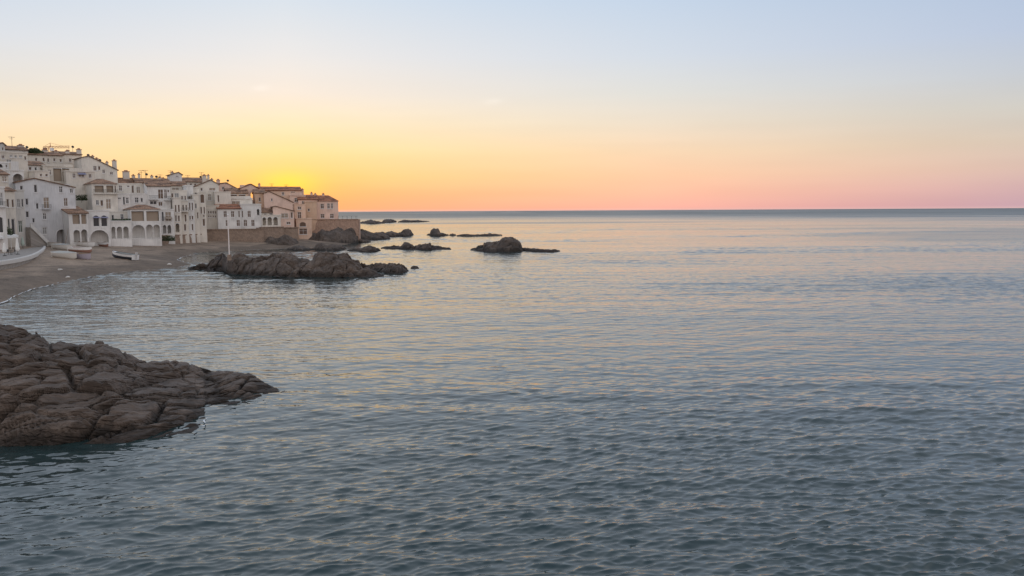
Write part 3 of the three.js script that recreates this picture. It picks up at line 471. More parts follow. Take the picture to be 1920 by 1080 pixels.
const HOUSES = [
  // seafront, from the promenade to the point
  { label: 'white house with a tall curtained window and a blue arched door on the promenade', x: [-46, 11], y: [352, 470], win: [[-30, 362, -16, 386, 'g'], [-1, 361, 10, 386, 'g'], [-4, 407, 6, 437, 'au'], [-34, 404, -20, 430, 'a']], roof: 'flat', D: 8, wall: 'white', balcony: [[-6, 10, 388]] },
  { label: 'narrow beige house with two brown shuttered windows above the awning', x: [11, 30], y: [358, 466], win: [[12.5, 373, 17, 389, 's'], [22.5, 374, 27.5, 389, 's'], [13, 410, 18, 440], [22.5, 410, 27.5, 440]], roof: 'side', ridge: 352, D: 8, wall: 'sand' },
  { label: 'narrow grey white house between the beige one and the big gable', x: [30, 47.5], y: [358, 460], win: [[32, 373, 38, 390, 'g'], [41, 373, 44.5, 388], [31, 413, 42, 436, 'n'], [44, 396, 47, 408]], roof: 'flat', D: 8, wall: 'grey' },
  { label: 'tall plain white house with a broad gable and a bay window with curtains', x: [32, 143], y: [345, 456], dd: 8, eaves: [343, 352], peak: [64, 335], roof: 'gable', D: 13, wall: 'bluish', over: 0.15,
    win: [[37.5, 348, 43, 358], [64, 346, 69.5, 361], [111, 348.5, 117.5, 361.5], [131, 349, 137, 362], [48, 372, 53, 384.5], [68, 381, 72, 392], [82, 370, 92, 391, 't'], [120, 371, 127, 387, 's'], [48.5, 396, 54, 408], [80.5, 399, 87, 411.5], [61, 409, 65, 417.5], [80, 426, 88, 439.5, 'g'], [107, 430, 126, 456, 'ao']], balcony: [[78, 95, 392, 0.8]] },
  { label: 'white house with two curtained loggias over two arches beside the big gable', x: [128, 164], y: [400, 457], roof: 'shed', ridge: 388, D: 9, dd: -3, win: [[136.5, 401.5, 149, 420, 'ob'], [153, 401, 163, 420, 'ob'], [139, 431, 149.5, 457, 'ao'], [153.5, 430, 163, 457, 'ao']] },
  { label: 'white house with two blue awnings over a wide low arch', x: [164, 205], y: [396, 457], roof: 'flat', D: 9, dd: -3, win: [[175, 404, 186, 425, 'au'], [190, 404, 201, 425, 'au'], [170, 431, 203, 457, 'ao']], awning: [[174, 187, 406, 0.7], [189, 202, 406, 0.7]] },
  { label: 'low white arcade of three arches with a planted roof terrace', x: [205, 245], y: [416, 456], roof: 'flat', D: 7, dd: -4, win: [[207, 425, 216, 448, 'ao'], [220, 425, 228.5, 448, 'ao'], [232, 424.5, 240.5, 448, 'ao']] },
  { label: 'cream set back house with a tiny window behind the planted terrace', x: [203, 247], y: [398, 440], row: 4, roof: 'flat', D: 8, wall: 'cream', win: [[209.5, 403, 213.5, 412], [226, 401, 232, 412]] },
  { label: 'white house with two wide shaded loggias over a big round arch', x: [244, 301], y: [393, 456], roof: 'hip', ridge: 384, D: 10, dd: -3, win: [[246, 396, 269.5, 414.5, 'ob'], [275, 396, 297.5, 414.5, 'ob'], [246, 421.5, 271, 448, 'ao'], [275, 421, 286, 448, 'ao'], [288.5, 421, 299.5, 448, 'ao']] },
  { label: 'white house with a canvas blind over two small arches', x: [301, 326], y: [394, 447], roof: 'flat', D: 9, win: [[303.5, 397, 307, 415], [310, 397, 321, 415, 't'], [306, 422, 311.5, 438, 'ao'], [314.5, 422, 320.5, 438, 'ao']], awning: [[309, 322, 407]], awningMat: M.tanBlind },
  { label: 'tall cream house with an arched doorway and slim paired windows', x: [326, 340], y: [372, 440], roof: 'flat', D: 9, wall: 'cream', win: [[328, 384, 331, 398, 's'], [334, 384, 337, 398, 's'], [328, 404, 331, 415, 's'], [334, 404, 337, 415, 's'], [328.5, 419, 336, 436, 'a']] },
  { label: 'house with yellow framed windows under a long balcony', x: [340, 353], y: [378, 438], roof: 'flat', D: 9, wall: 'cream', win: [[341, 402, 344, 416, 's'], [346.5, 402, 349.5, 416, 's'], [342, 384, 345, 395, 's'], [348, 384, 351, 395, 's'], [345, 420, 349, 433, 's']], balcony: [[339, 354, 397]] },
  { label: 'tall white house of many small square windows', x: [353, 364.5], y: [376, 437], roof: 'flat', D: 9, win: [[354, 380, 357, 394, 's'], [359.8, 380, 362.5, 394, 's'], [354.5, 404.5, 357.5, 412, 's'], [359.8, 404.5, 362.3, 412, 's'], [359.8, 420, 362.5, 432, 's']] },
  { label: 'slim pinkish white house with a lattice window on its second floor', x: [364.5, 374], y: [366, 432], roof: 'flat', D: 9, wall: 'cream', win: [[365.5, 381.5, 368.5, 391], [370, 382, 372, 391], [365.5, 398, 367.7, 410, 's'], [369.8, 398, 372, 410, 's']] },
  { label: 'tower like white house with one big arched window at its top', x: [374, 386.5], y: [362, 428], roof: 'flat', D: 8, wall: 'cream', win: [[375.5, 364.5, 384, 381, 'as'], [376, 388, 378.7, 401, 's'], [382, 388, 384.7, 401, 's'], [381, 402.5, 383.7, 407, 's'], [380, 410, 384.5, 424, 's']] },
  { label: 'set back house with two rows of little windows behind the white corner house', x: [386.5, 411], y: [386, 432], row: 5, roof: 'flat', D: 8, wall: 'sand', win: [[390, 395.5, 392.5, 401, 's'], [394.3, 395.5, 396.8, 401, 's'], [398.7, 395.5, 401.2, 401, 's'], [403, 395.5, 405.5, 401, 's'], [390, 404, 392.5, 407.5, 's'], [394.3, 404, 396.8, 407.5, 's'], [398.7, 404, 401.2, 407.5, 's'], [403, 404, 405.5, 407.5, 's']] },
  { label: 'white corner house on a stone wall with a strip of red tiled roof', x: [408, 451.5], y: [391.5, 430], cut: true, dd: 1.5, roof: 'shed', ridge: 383.5, red: true, D: 8, win: [[419, 395.5, 425.5, 407.5, 's'], [433, 395.5, 439.5, 407.5, 's'], [447, 395.5, 450, 407.5, 's'], [423, 412, 429, 424.5, 's'], [443.5, 412, 450, 424.5, 's']] },
  { label: 'flat roofed white block joined to the red tiled corner house', x: [451.5, 490], y: [384, 430], cut: true, dd: 1.5, roof: 'flat', D: 8, win: [[464, 395, 470.5, 407.5, 's'], [457, 412, 463.5, 424.5, 's'], [471, 412, 477.5, 424.5, 's'], [482, 392, 486, 404, 'a'], [453, 395.5, 455.5, 407.5, 's']] },
  { label: 'low white terrace house of three arches on the sea rocks', x: [490, 526], y: [404.5, 426], cut: true, roof: 'flat', D: 7, wall: 'cream', win: [[491.5, 407.5, 498.5, 422.5, 'ao'], [502, 407, 509.5, 422.5, 'ao'], [513, 407, 520.5, 422.5, 'ao']] },
  { label: 'low tiled house behind the three arch terrace', x: [488, 520], y: [398, 415], row: 5, roof: 'side', ridge: 391, D: 7, wall: 'cream', win: [[495, 399.5, 500, 404, 's'], [505, 399.5, 511, 404, 's']] },
  { label: 'gabled house with painted warm haze glow and a tan shutter above the rocks', x: [512, 551], y: [395, 427], cut: true, eaves: [388, 396], peak: [516, 387], roof: 'gable', D: 8, dd: -2, wall: 'pink', win: [[527, 400, 540.5, 409, 't'], [537, 415.5, 545, 421, 's'], [545, 398, 549, 409, 's']] },
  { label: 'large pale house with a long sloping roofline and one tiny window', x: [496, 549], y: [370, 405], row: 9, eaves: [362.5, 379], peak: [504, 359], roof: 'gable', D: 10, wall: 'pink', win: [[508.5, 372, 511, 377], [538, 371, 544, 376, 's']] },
  { label: 'boathouse with a half round arch window between two piers', x: [555, 584], y: [411, 442], roof: 'flat', D: 8, dd: -4, wall: 'hazePeach', win: [[561.5, 416.5, 574, 425.5, 'as'], [561, 428, 576, 440, 's']] },
  { label: 'upright house with painted warm haze glow and tall shuttered windows above the boathouse', x: [552, 573], y: [384, 414], row: 3, roof: 'flat', D: 8, wall: 'hazePeach', win: [[558, 387, 565, 393, 's'], [558, 397, 565, 410, 's']] },
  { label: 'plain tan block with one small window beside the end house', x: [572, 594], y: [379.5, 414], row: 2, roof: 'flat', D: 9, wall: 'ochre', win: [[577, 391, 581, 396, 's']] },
  { label: 'end house on the point with a hipped roof and painted warm haze glow', x: [592, 634.5], y: [377.5, 411.5], cut: true, dd: 1.5, roof: 'hip', ridge: 366.5, hipLeft: false, red: true, D: 11, wall: 'pink', chimney: [[606, 364, 0.8]], win: [[601, 382, 607.5, 391.5, 's'], [613.5, 381, 618.5, 391.5, 's'], [620.5, 381, 624.5, 391.5, 's'], [601, 401, 608.5, 409, 's'], [618.5, 400.5, 626, 409.5, 's']] },
  { label: 'long low tiled house next to the end house', x: [560, 596], y: [374, 395], row: 8, roof: 'side', ridge: 366, D: 9, wall: 'pink', red: true, chimney: [[584, 362, 0.7], [591, 364, 0.7]], win: [[566, 377, 572, 383, 's'], [580, 377, 584, 382, 's']] },
  { label: 'long flat ridged building that hides the rising sun', x: [484, 566], y: [357, 390], row: 30, roof: 'side', ridge: 350.8, D: 12, wall: 'hazePeach', red: true, chimney: [[486, 345.5, 0.7]], antenna: [[509.5, 344], [536.5, 346]], win: [[500, 360, 504, 366, 's'], [545, 359, 554, 365, 's'], [528, 360, 533, 366, 's']] },
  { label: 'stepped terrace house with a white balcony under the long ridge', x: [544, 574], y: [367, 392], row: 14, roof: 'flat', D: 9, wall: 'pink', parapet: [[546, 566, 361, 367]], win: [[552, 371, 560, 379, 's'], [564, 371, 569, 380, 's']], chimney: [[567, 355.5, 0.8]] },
  // second and third rows
  { label: 'wide cream house with a stepped terrace behind the white corner house', x: [404, 434], y: [361, 394], row: 9, roof: 'flat', D: 9, wall: 'cream', win: [[408, 366, 411, 379, 's']] },
  { label: 'house with a shaded roof terrace above the red tiled roof', x: [432, 474], y: [373, 394], row: 9, roof: 'flat', D: 7, wall: 'cream', parapet: [[433, 470, 367.5, 373]], win: [[434, 377, 450, 383, 't']] },
  { label: 'brown fronted loggia house behind the shaded roof terrace', x: [426, 466], y: [362, 384], row: 15, roof: 'side', ridge: 354, D: 9, wall: 'ochre', win: [[432, 365, 444, 373, 'o'], [448, 365, 460, 373, 'o']] },
  { label: 'tan gable wall with a tall shuttered face left of the long ridge', x: [479, 498], y: [362, 404], row: 13, roof: 'side', ridge: 356, D: 9, wall: 'ochre', win: [[485, 370, 489, 378, 's']] },
  { label: 'broad house with painted warm haze glow and a bright upper wall under a sloping roof', x: [410, 452], y: [351, 380], row: 24, eaves: [345, 357], peak: [424, 343], roof: 'gable', D: 9, wall: 'pink', chimney: [[409, 338, 1]], antenna: [[427, 337, 1]], win: [[416, 350, 421, 356, 's'], [433, 350, 437, 356, 's']] },
  { label: 'wide plain gabled house of tan plaster over the tower house', x: [368, 412], y: [349, 392], row: 16, eaves: [350, 346], peak: [395, 338], roof: 'gable', D: 10, wall: 'cream', win: [[376, 352, 380, 358, 's'], [392, 352, 404, 358, 't'], [390, 364, 396, 376, 't'], [401, 363, 405, 376, 's']], chimney: [[383, 329.5, 1.1], [390.5, 329, 0.6], [397, 336.5, 0.7]] },
  { label: 'long ridged house carrying aerials beside the white stair tower', x: [340, 392], y: [341, 372], row: 30, roof: 'side', ridge: 334, D: 10, wall: 'cream', antenna: [[352, 328], [377.5, 323], [376, 330, 1]], win: [[346, 344, 350, 350, 's'], [356, 344, 360, 350, 's'], [364, 344, 368, 350, 's']] },
  { label: 'small white stair tower with a low pitched cap', x: [321.5, 344], y: [331, 362], row: 24, eaves: [328, 327.5], peak: [334.5, 323.5], roof: 'gable', D: 6, wall: 'white', win: [[329, 329.5, 335, 332, 's']], chimney: [[323, 323.5, 0.7, 1]], antenna: [[319.5, 319.5]] },
  { label: 'tall flat white wall over the many windowed seafront house', x: [351, 364], y: [349, 378], row: 6, roof: 'flat', D: 7, wall: 'white', win: [[353, 368, 361, 374, 't']], balcony: [[351, 363, 375]] },
  { label: 'house with dark balcony doors at the corner of a stepped lane', x: [363, 375], y: [353, 380], row: 6, roof: 'flat', D: 7, wall: 'cream', win: [[366, 361, 370, 375], [371, 363, 373.5, 373]], balcony: [[364, 374, 376]] },
  { label: 'terraced house with a pale door between two loggia openings', x: [320, 352], y: [358, 386], row: 7, roof: 'flat', D: 8, wall: 'cream', win: [[327.5, 362, 335.5, 377, 'g'], [339, 367, 344, 375, 's'], [346, 367, 350, 375, 's'], [321, 362, 325, 372, 's']], parapet: [[338, 350, 375, 380]] },
  { label: 'brown roofed terrace house under the white stair tower', x: [318, 352], y: [348, 366], row: 16, roof: 'side', ridge: 341, D: 8, wall: 'sand', win: [[322, 352, 336, 357, 't'], [342, 351, 346, 357, 's']] },
  { label: 'tall white house with a big upper window and a dark picture window below', x: [278, 321], y: [349, 398], row: 6, roof: 'side', ridge: 341, D: 9, wall: 'white', win: [[296.5, 355, 306, 373, 's'], [308, 355, 313, 372, 's'], [281, 376.5, 294, 383.5], [297, 378, 305, 386.5, 's'], [314, 356, 318, 361, 's']], balcony: [[279, 297, 374], [307, 320, 375]] },
  { label: 'long low tiled house with several chimneys along its ridge', x: [258, 322], y: [343, 366], row: 20, roof: 'side', ridge: 335.5, D: 10, wall: 'cream', chimney: [[260.5, 327, 0.6], [284.5, 330.5, 0.7], [299.5, 333.5, 0.8], [306, 335, 0.7]], antenna: [[264.5, 319], [272, 318.5], [274.5, 325, 1], [293, 329.5, 1], [300, 327]], win: [[268, 345, 272, 350, 's'], [285, 345, 289, 351, 's'], [310, 345, 315, 351, 's']] },
  { label: 'white house with roof terrace and two plain dark windows above the loggia house', x: [244, 279], y: [365, 392], row: 8, roof: 'flat', D: 6, wall: 'white', win: [[253, 370, 260, 380.5], [264, 371, 268, 379]] },
  { label: 'cream upper house set behind a long roof terrace with a shuttered door', x: [222, 279], y: [346, 372], row: 15, roof: 'flat', D: 8, wall: 'cream', win: [[223, 347.5, 229, 358, 's'], [238, 347, 243, 351, 's'], [247, 347, 251, 362, 's'], [268, 347, 273, 352, 's'], [256, 350, 263, 362, 't']], parapet: [[222, 277, 361.5, 365.5]] },
  { label: 'white house with three dark windows in a row above the arcade terrace', x: [217, 245], y: [365, 400], row: 8, roof: 'flat', D: 6, wall: 'white', win: [[220.5, 370, 227, 374], [231, 369, 234, 384], [236, 370, 243.5, 382]] },
  { label: 'tiled house whose roof runs down beside a square chimney', x: [222, 263], y: [345, 362], row: 24, roof: 'side', ridge: 334.5, D: 9, wall: 'cream', chimney: [[236, 322, 1.6], [250, 329.5, 0.8]], win: [[228, 348, 232, 354, 's'], [246, 348, 250, 354, 's']] },
  { label: 'cream house with a wide brown loggia over two small windows', x: [174, 222], y: [345, 398], row: 9, roof: 'hip', ridge: 336, D: 9, wall: 'cream', win: [[178, 348, 194, 361.5, 'ob'], [200, 348, 212, 361, 'ob'], [215.5, 348, 219.5, 361, 's'], [180, 375, 185.5, 384.5], [188.5, 375, 193.5, 386.5, 's'], [199, 373, 208, 392, 't']], balcony: [[175, 221, 363, 0.7]] },
  { label: 'house on the slope with two tall windows under a long falling roofline', x: [158, 224], y: [305, 350], row: 26, eaves: [296, 319], peak: [166, 293], roof: 'gable', D: 10, wall: 'cream', chimney: [[173.5, 293.5, 0.7, 1.5], [181, 298, 0.8, 1.5], [200.5, 304.5, 0.6, 1.5], [218.5, 302, 1.0, 1.5]], antenna: [[165, 289, 1, 2], [187, 298.5, 1, 2]], win: [[175, 311, 181.5, 320.5, 's'], [184, 311.5, 188.5, 319, 's'], [206, 322, 212, 328, 's'], [192, 318, 197, 325, 's']] },
  { label: 'broad terrace house with parapet and striped awning on the upper slope', x: [128, 182], y: [322, 348], row: 17, roof: 'flat', D: 9, wall: 'cream', parapet: [[130, 166, 316, 322]], win: [[136, 325, 142, 334, 's'], [147, 324, 158, 332, 't'], [166, 326, 172, 334, 's']], awning: [[145, 160, 324]] },
  { label: 'top house of the hill with two square chimneys', x: [123.5, 158.5], y: [290, 325], row: 38, roof: 'side', ridge: 286, D: 9, wall: 'cream', chimney: [[126, 283.5, 0.9, 1], [153, 281, 1.1, 1]], antenna: [[136, 273.5, 1]], win: [[129, 297, 134, 304, 's'], [140, 300, 144, 308, 's'], [149, 299, 154, 306, 's']] },
  { label: 'long upper house with a row of small brown windows below the crane', x: [56, 124], y: [291, 322], row: 36, roof: 'side', ridge: 285.5, D: 10, wall: 'sand', chimney: [[84, 281.5, 1.2], [114.5, 284.5, 1.1]], win: [[66, 296, 70, 302, 's'], [80, 296, 84, 303, 's'], [89, 297, 92, 304, 's'], [100, 297, 104, 303, 's'], [112, 298, 116, 304, 's']] },
  { label: 'house with a wide brown colonnade high behind the big gable', x: [86, 137], y: [312, 356], row: 20, roof: 'flat', D: 9, wall: 'sand', win: [[101, 316, 115, 340, 'ob'], [118, 316, 131, 340, 'ob'], [90, 318, 96, 328, 's']], parapet: [[86, 136, 309, 312]] },
  { label: 'white walled house with a small square window above the big gable', x: [49, 90], y: [310, 345], row: 24, roof: 'side', ridge: 303.5, D: 9, wall: 'white', win: [[65, 313.5, 69, 321], [76, 314, 79, 322, 's'], [54, 313, 59, 319, 's']] },
  { label: 'low cream house stepping down behind the gable ridge', x: [70, 97], y: [322, 345], row: 15, roof: 'flat', D: 7, wall: 'cream', win: [[75, 326, 79, 331, 's'], [85, 326, 90, 331, 's']] },
  { label: 'white belvedere with one big open arch over the promenade', x: [19.5, 49], y: [320.5, 352], row: 12, roof: 'flat', D: 5, wall: 'white', win: [[25, 326, 43.5, 345, 'ao']], parapet: [[21, 34, 303, 320]] },
  { label: 'dark roofed house beside the open arch belvedere', x: [-40, 20], y: [327, 362], row: 14, roof: 'side', ridge: 318, D: 9, wall: 'sand', win: [[-10, 331, -3, 341, 's'], [4, 330, 13, 341, 't']] },
  { label: 'white terrace house with a low arch on the upper slope', x: [-40, 22], y: [305, 332], row: 22, roof: 'flat', D: 8, wall: 'white', win: [[-5, 307.5, 5, 314, 'ao'], [11, 309, 15, 314, 's']] },
  { label: 'long house with small square white blinds under the hilltop gable', x: [-40, 58], y: [286, 318], row: 34, roof: 'flat', D: 9, wall: 'sand', win: [[3, 291, 9, 298, 's'], [18, 290, 24, 295, 'g'], [27, 291, 32, 296, 'g'], [36, 291, 42, 296, 'g'], [46, 293, 51, 300, 's'], [12, 299, 22, 304, 'g']] },
  { label: 'brown roofed gable house at the top of the hill', x: [-40, 17], y: [274, 304], row: 44, eaves: [280, 272], peak: [13, 268.5], roof: 'gable', D: 9, wall: 'grey', chimney: [[38, 274, 1]], antenna: [[21.5, 256]], win: [[-6, 276, -2, 282, 's'], [4, 276, 8, 282, 's']] },
  { label: 'small tiled house with a stubby chimney on the skyline by the trees', x: [16, 60], y: [281, 300], row: 42, roof: 'side', ridge: 275.5, D: 8, wall: 'grey', chimney: [[38.5, 273, 1.3]], antenna: [[50, 274, 1]], win: [[24, 284, 28, 288, 's'], [44, 284, 48, 289, 's']] },
];
HOUSES.forEach(house);

// ---------------------------------------------------------------- walls, open arch, steps
function wallThing(name, label, x0, x1, d0, d1, yt, yb, depth, mat, extra) {
  const A = atDepth(x0, 398, d0), B = atDepth(x1, 398, d1), U = new THREE.Vector3(B.x - A.x, 0, B.z - A.z), W = U.length(), P = atDepth((x0 + x1) / 2, yt, (d0 + d1) / 2), Q = atDepth((x0 + x1) / 2, yb, (d0 + d1) / 2);
  const g = thing(name, label, 'wall', [A.x, Q.y, A.z], Math.atan2(-U.z, U.x)), h = P.y - Q.y;
  const s = grid(Math.ceil(W * 2), Math.ceil(h * 3), (u, v) => [u * W, v * h, 0.18 * fbm(u * W * 0.7, v * h * 0.9, x0, 4) + (1 - v) * h * 0.06], (u, v) => [u * W, v * h]);
  part('stone_face', s, mat, g);
  part('core', box(W - 0.02, h - 0.02, depth, W / 2, h / 2, -depth / 2 - 0.25), mat, g);
  part('coping', box(W + 0.2, 0.22, 0.7, W / 2, h + 0.11, -0.1), extra ?? plaster('cream'), g);
  return [g, W, h];
}
wallThing('retaining_wall', 'rough stone retaining wall under the white corner house', 386, 493, 222.5, 226.5, 430.5, 462, 11, M.stone, M.stone);
wallThing('retaining_wall', 'low stone wall at the back of the sand below the tall houses', 300, 388, 205, 219, 441, 456, 3, M.stone, M.stone);
wallThing('retaining_wall', 'rocky sea wall below the three arch terrace', 487, 530, 226.5, 231, 426.5, 463, 11, M.stone, M.stone);
wallThing('retaining_wall', 'stepped rock wall under the haze tinted gabled house', 508, 558, 231, 236, 427.5, 462, 13, M.stone, M.stone);
{
  const [g, W, h] = wallThing('sea_wall', 'high stone sea wall around the point under the end house, warm haze glow painted in', 546, 671, 255, 258, 412, 457, 16, M.hazeTanStone, M.hazeTanStone);
  const rails = []; for (let u = W * 0.70; u < W; u += 1.4) rails.push(bar([u, h + 0.2, -0.2], [u, h + 1.1, -0.2], 0.05)); rails.push(box(W * 0.30, 0.07, 0.07, W * 0.85, h + 1.1, -0.2)); part('railing', merge(rails), M.iron, g);
  part('return_wall', box(1.2, h, 12, W - 0.4, h / 2 - 0.02, -6.4), M.hazeTanStone, g);
}
{                                                              // roof gallery with an arch through which the bright sky shows
  const D0 = 243, A = atDepth(450, 384, D0), B = atDepth(484, 384, D0 + 4), U = new THREE.Vector3(B.x - A.x, 0, B.z - A.z), W = U.length(), Y = (px, py) => atDepth(px, py, D0 + 4 * (px - 450) / 34).y, foot = Y(467, 384) - 7, H = (px, py) => Y(px, py) - foot, u = (px) => (px - 450) / 34 * W;
  const g = thing('arch_gallery', 'gabled roof gallery with painted warm haze glow and bright sky showing through its open arch', 'gallery', [A.x, foot, A.z], Math.atan2(-U.z, U.x));
  const s = new THREE.Shape(); s.moveTo(0, 0); s.lineTo(W, 0); s.lineTo(W, H(484, 354)); s.lineTo(u(470), H(470, 345.8)); s.lineTo(0, H(450, 354)); s.closePath();
  const v0 = H(473, 374.5), v1 = H(473, 360.5), p = new THREE.Path(), r = u(477.3) / 2 - u(469) / 2, m = u(473.2); p.moveTo(m - r, v0); p.lineTo(m + r, v0); p.lineTo(m + r, v1 - r); for (let i = 1; i < 12; i++) p.lineTo(m + r * Math.cos(i / 12 * Math.PI), v1 - r + r * Math.sin(i / 12 * Math.PI)); p.lineTo(m - r, v1 - r); p.closePath(); s.holes.push(p);
  part('wall', new THREE.ExtrudeGeometry(s, { depth: 0.5, bevelEnabled: false }), plaster('pink'), g);
  for (const [a, b] of [[[-0.3, H(450, 354) - 0.1], [u(470), H(470, 345.8)]], [[u(470), H(470, 345.8)], [W + 0.3, H(484, 354) - 0.1]]]) { const L = Math.hypot(b[0] - a[0], b[1] - a[1]), q = box(L, 0.2, 1.6, 0, 0, 0); q.rotateZ(Math.atan2(b[1] - a[1], b[0] - a[0])); part('roof_slope', q.translate((a[0] + b[0]) / 2, (a[1] + b[1]) / 2 + 0.12, 0), M.redTile, g); }
  part('chimney', box(1.2, 2.6, 0.9, u(455), H(455, 347) - 1.3, 0.2), plaster('pink'), g);
}
{                                                              // outside stair against the big gable
  const n = 16, a = atDepth(52, 426, 172), b = atDepth(86, 459, 176), g = thing('stone_stair', 'straight outside stair climbing against the tall gabled house', 'stair', [b.x, b.y - 0.6, b.z], Math.atan2(-(b.z - a.z), b.x - a.x));
  const L = Math.hypot(b.x - a.x, b.z - a.z), H = a.y - b.y;
  for (let i = 0; i < n; i++) part('step', box(L / n + 0.02, H * (i + 1) / n + 0.6, 1.3, -L * (i + 0.5) / n, (H * (i + 1) / n + 0.6) / 2, 0), M.paving, g);
  const s = new THREE.Shape(); s.moveTo(0, 0.5); s.lineTo(-L, H + 0.55); s.lineTo(-L, H + 1.5); s.lineTo(0, 1.45); s.closePath();
  part('side_wall', new THREE.ExtrudeGeometry(s, { depth: 0.25, bevelEnabled: false }).translate(0, 0, 0.66), plaster('grey'), g);
}
// ---------------------------------------------------------------- promenade at the back of the beach
const LEVEL = 2.75;
{
  const edge = [[-120, 520], [-60, 503], [0, 491], [24, 487.5], [44, 483.5], [60, 479], [72, 474], [80, 468.5], [84, 462], [70, 455], [40, 452]].map(([x, y]) => onLevel(x, y, LEVEL));
  const c = new THREE.CatmullRomCurve3(edge), pts = c.getSpacedPoints(90), s = new THREE.Shape(); pts.forEach((p, i) => i ? s.lineTo(p.x, -p.z) : s.moveTo(p.x, -p.z)); s.lineTo(-140, 182); s.lineTo(-175, 165); s.lineTo(-170, 110); s.closePath();
  const g = new THREE.ExtrudeGeometry(s, { depth: 2.2, bevelEnabled: false }).rotateX(-Math.PI / 2).translate(0, LEVEL - 2.2, 0);
  structure('promenade', g, M.paving, 'paved promenade with a curved edge above the sand');
  const k = pts.slice(0, 78), kg = grid(k.length - 1, 4, (u, v, i, j) => { const p = k[i], q = k[Math.min(k.length - 1, i + 1)], o = k[Math.max(0, i - 1)], n = new THREE.Vector3(-(q.z - o.z), 0, q.x - o.x).normalize(), [a, y] = [[0.16, -0.5], [0.16, 0.0], [0.12, 0.16], [-0.32, 0.16], [-0.32, -0.1]][j]; return [p.x + n.x * a, LEVEL + y, p.z + n.z * a]; });
  tag(top('kerb', kg, std(0.56, 0.54, 0.51, { side: THREE.DoubleSide })), 'pale curved kerb along the edge of the promenade', 'kerb');
}
function parasol(label, px, py, h, mat) {
  const p = onLevel(px, py, LEVEL), g = thing('closed_parasol', label, 'parasol', [p.x, LEVEL, p.z]), r = rng(px * 7 | 0);
  part('base', new THREE.CylinderGeometry(0.28, 0.32, 0.12, 10).translate(0, 0.06, 0), M.iron, g); part('pole', bar([0, 0.1, 0], [0, h, 0], 0.035), M.iron, g);
  const prof = [[0.07, 0.55], [0.24, 0.7], [0.30, 1.0], [0.22, h * 0.55], [0.16, h * 0.8], [0.05, h - 0.06]].map(([a, b]) => new THREE.Vector2(a, b)), l = new THREE.LatheGeometry(prof, 16), q = l.attributes.position;
  for (let i = 0; i < q.count; i++) { const a = Math.atan2(q.getZ(i), q.getX(i)), k = 1 + 0.22 * Math.sin(a * 6); q.setX(i, q.getX(i) * k); q.setZ(i, q.getZ(i) * k); } l.computeVertexNormals(); part('canopy', l, mat, g);
  return g;
}
parasol('closed white parasol at the edge of the promenade', 9, 480, 2.4, M.canvas);
parasol('tall closed white parasol under the end of the awning', 33.5, 477, 3.0, M.canvas);
parasol('closed pale green parasol by the foot of the stair', 43, 466, 2.5, std(0.42, 0.50, 0.44, { side: THREE.DoubleSide }));
{
  const a = onLevel(-22, 474, LEVEL), b = onLevel(36, 466, LEVEL), g = thing('terrace_awning', 'long white scalloped awning on posts over the cafe terrace', 'awning', [a.x, LEVEL, a.z], Math.atan2(-(b.z - a.z), b.x - a.x)), W = Math.hypot(b.x - a.x, b.z - a.z);
  const roof = grid(40, 8, (u, v) => [u * W, 2.75 + 0.55 * v + 0.06 * Math.sin(u * 40), -v * 3.2]); part('canopy', roof, M.canvas, g);
  const val = grid(80, 2, (u, v) => [u * W, 2.75 - v * (0.35 + 0.14 * Math.abs(Math.sin(u * 30))), 0.02]); part('valance', val, M.canvas, g);
  for (let i = 0; i <= 4; i++) for (const z of [-0.1, -3.1]) part('post', bar([0.1 + i * (W - 0.2) / 4, 0, z], [0.1 + i * (W - 0.2) / 4, z < -1 ? 3.28 : 2.74, z], 0.05), M.white, g);
}
function bistro(label, px, py, turn) {
  const p = onLevel(px, py, LEVEL), g = thing('cafe_table', label, 'table', [p.x, LEVEL, p.z], turn, 'dark tables and chairs of the cafe terrace');
  part('tabletop', new THREE.CylinderGeometry(0.38, 0.38, 0.04, 18).translate(0, 0.74, 0), M.iron, g); part('leg', bar([0, 0.03, 0], [0, 0.72, 0], 0.04), M.iron, g); part('foot', new THREE.CylinderGeometry(0.2, 0.26, 0.03, 14).translate(0, 0.015, 0), M.iron, g);
}
function chair(label, px, py, turn) {
  const p = onLevel(px, py, LEVEL), g = thing('cafe_chair', label, 'chair', [p.x, LEVEL, p.z], turn, 'dark tables and chairs of the cafe terrace');
  part('seat', box(0.44, 0.05, 0.44, 0, 0.45, 0), M.iron, g); part('backrest', box(0.44, 0.42, 0.05, 0, 0.72, -0.21, -0.12), M.iron, g);
  for (const x of [-0.18, 0.18]) for (const z of [-0.18, 0.18]) part('leg', bar([x, 0, z], [x, 0.44, z], 0.022), M.iron, g);
}
bistro('dark round cafe table behind the closed white parasol', 21, 477.5, 0); chair('dark cafe chair beside the table behind the closed white parasol', 16.5, 477.5, 1.2); chair('dark cafe chair facing the open beach side of the round table', 26, 477, -1.4);
bistro('dark round cafe table at the foot of the outside stair', 55, 459, 0); chair('dark cafe chair pulled up under the outside stair', 51, 459.5, 1.5); chair('dark cafe chair turned towards the sea beside the stair', 60, 459.5, -1.2);
{                                                              // the loose parasol canopies seen at the end of the awning
  const p = onLevel(35.5, 462, LEVEL), g = thing('open_parasol', 'white open parasol at the end of the long awning', 'parasol', [p.x, LEVEL, p.z]);
  part('pole', bar([0, 0, 0], [0, 2.9, 0], 0.04), M.iron, g); part('canopy', new THREE.ConeGeometry(1.5, 0.7, 8, 1, true).translate(0, 2.85, 0), M.canvas, g); const v = new THREE.CylinderGeometry(1.5, 1.5, 0.22, 8, 1, true).translate(0, 2.39, 0); part('valance', v, M.canvas, g);
}
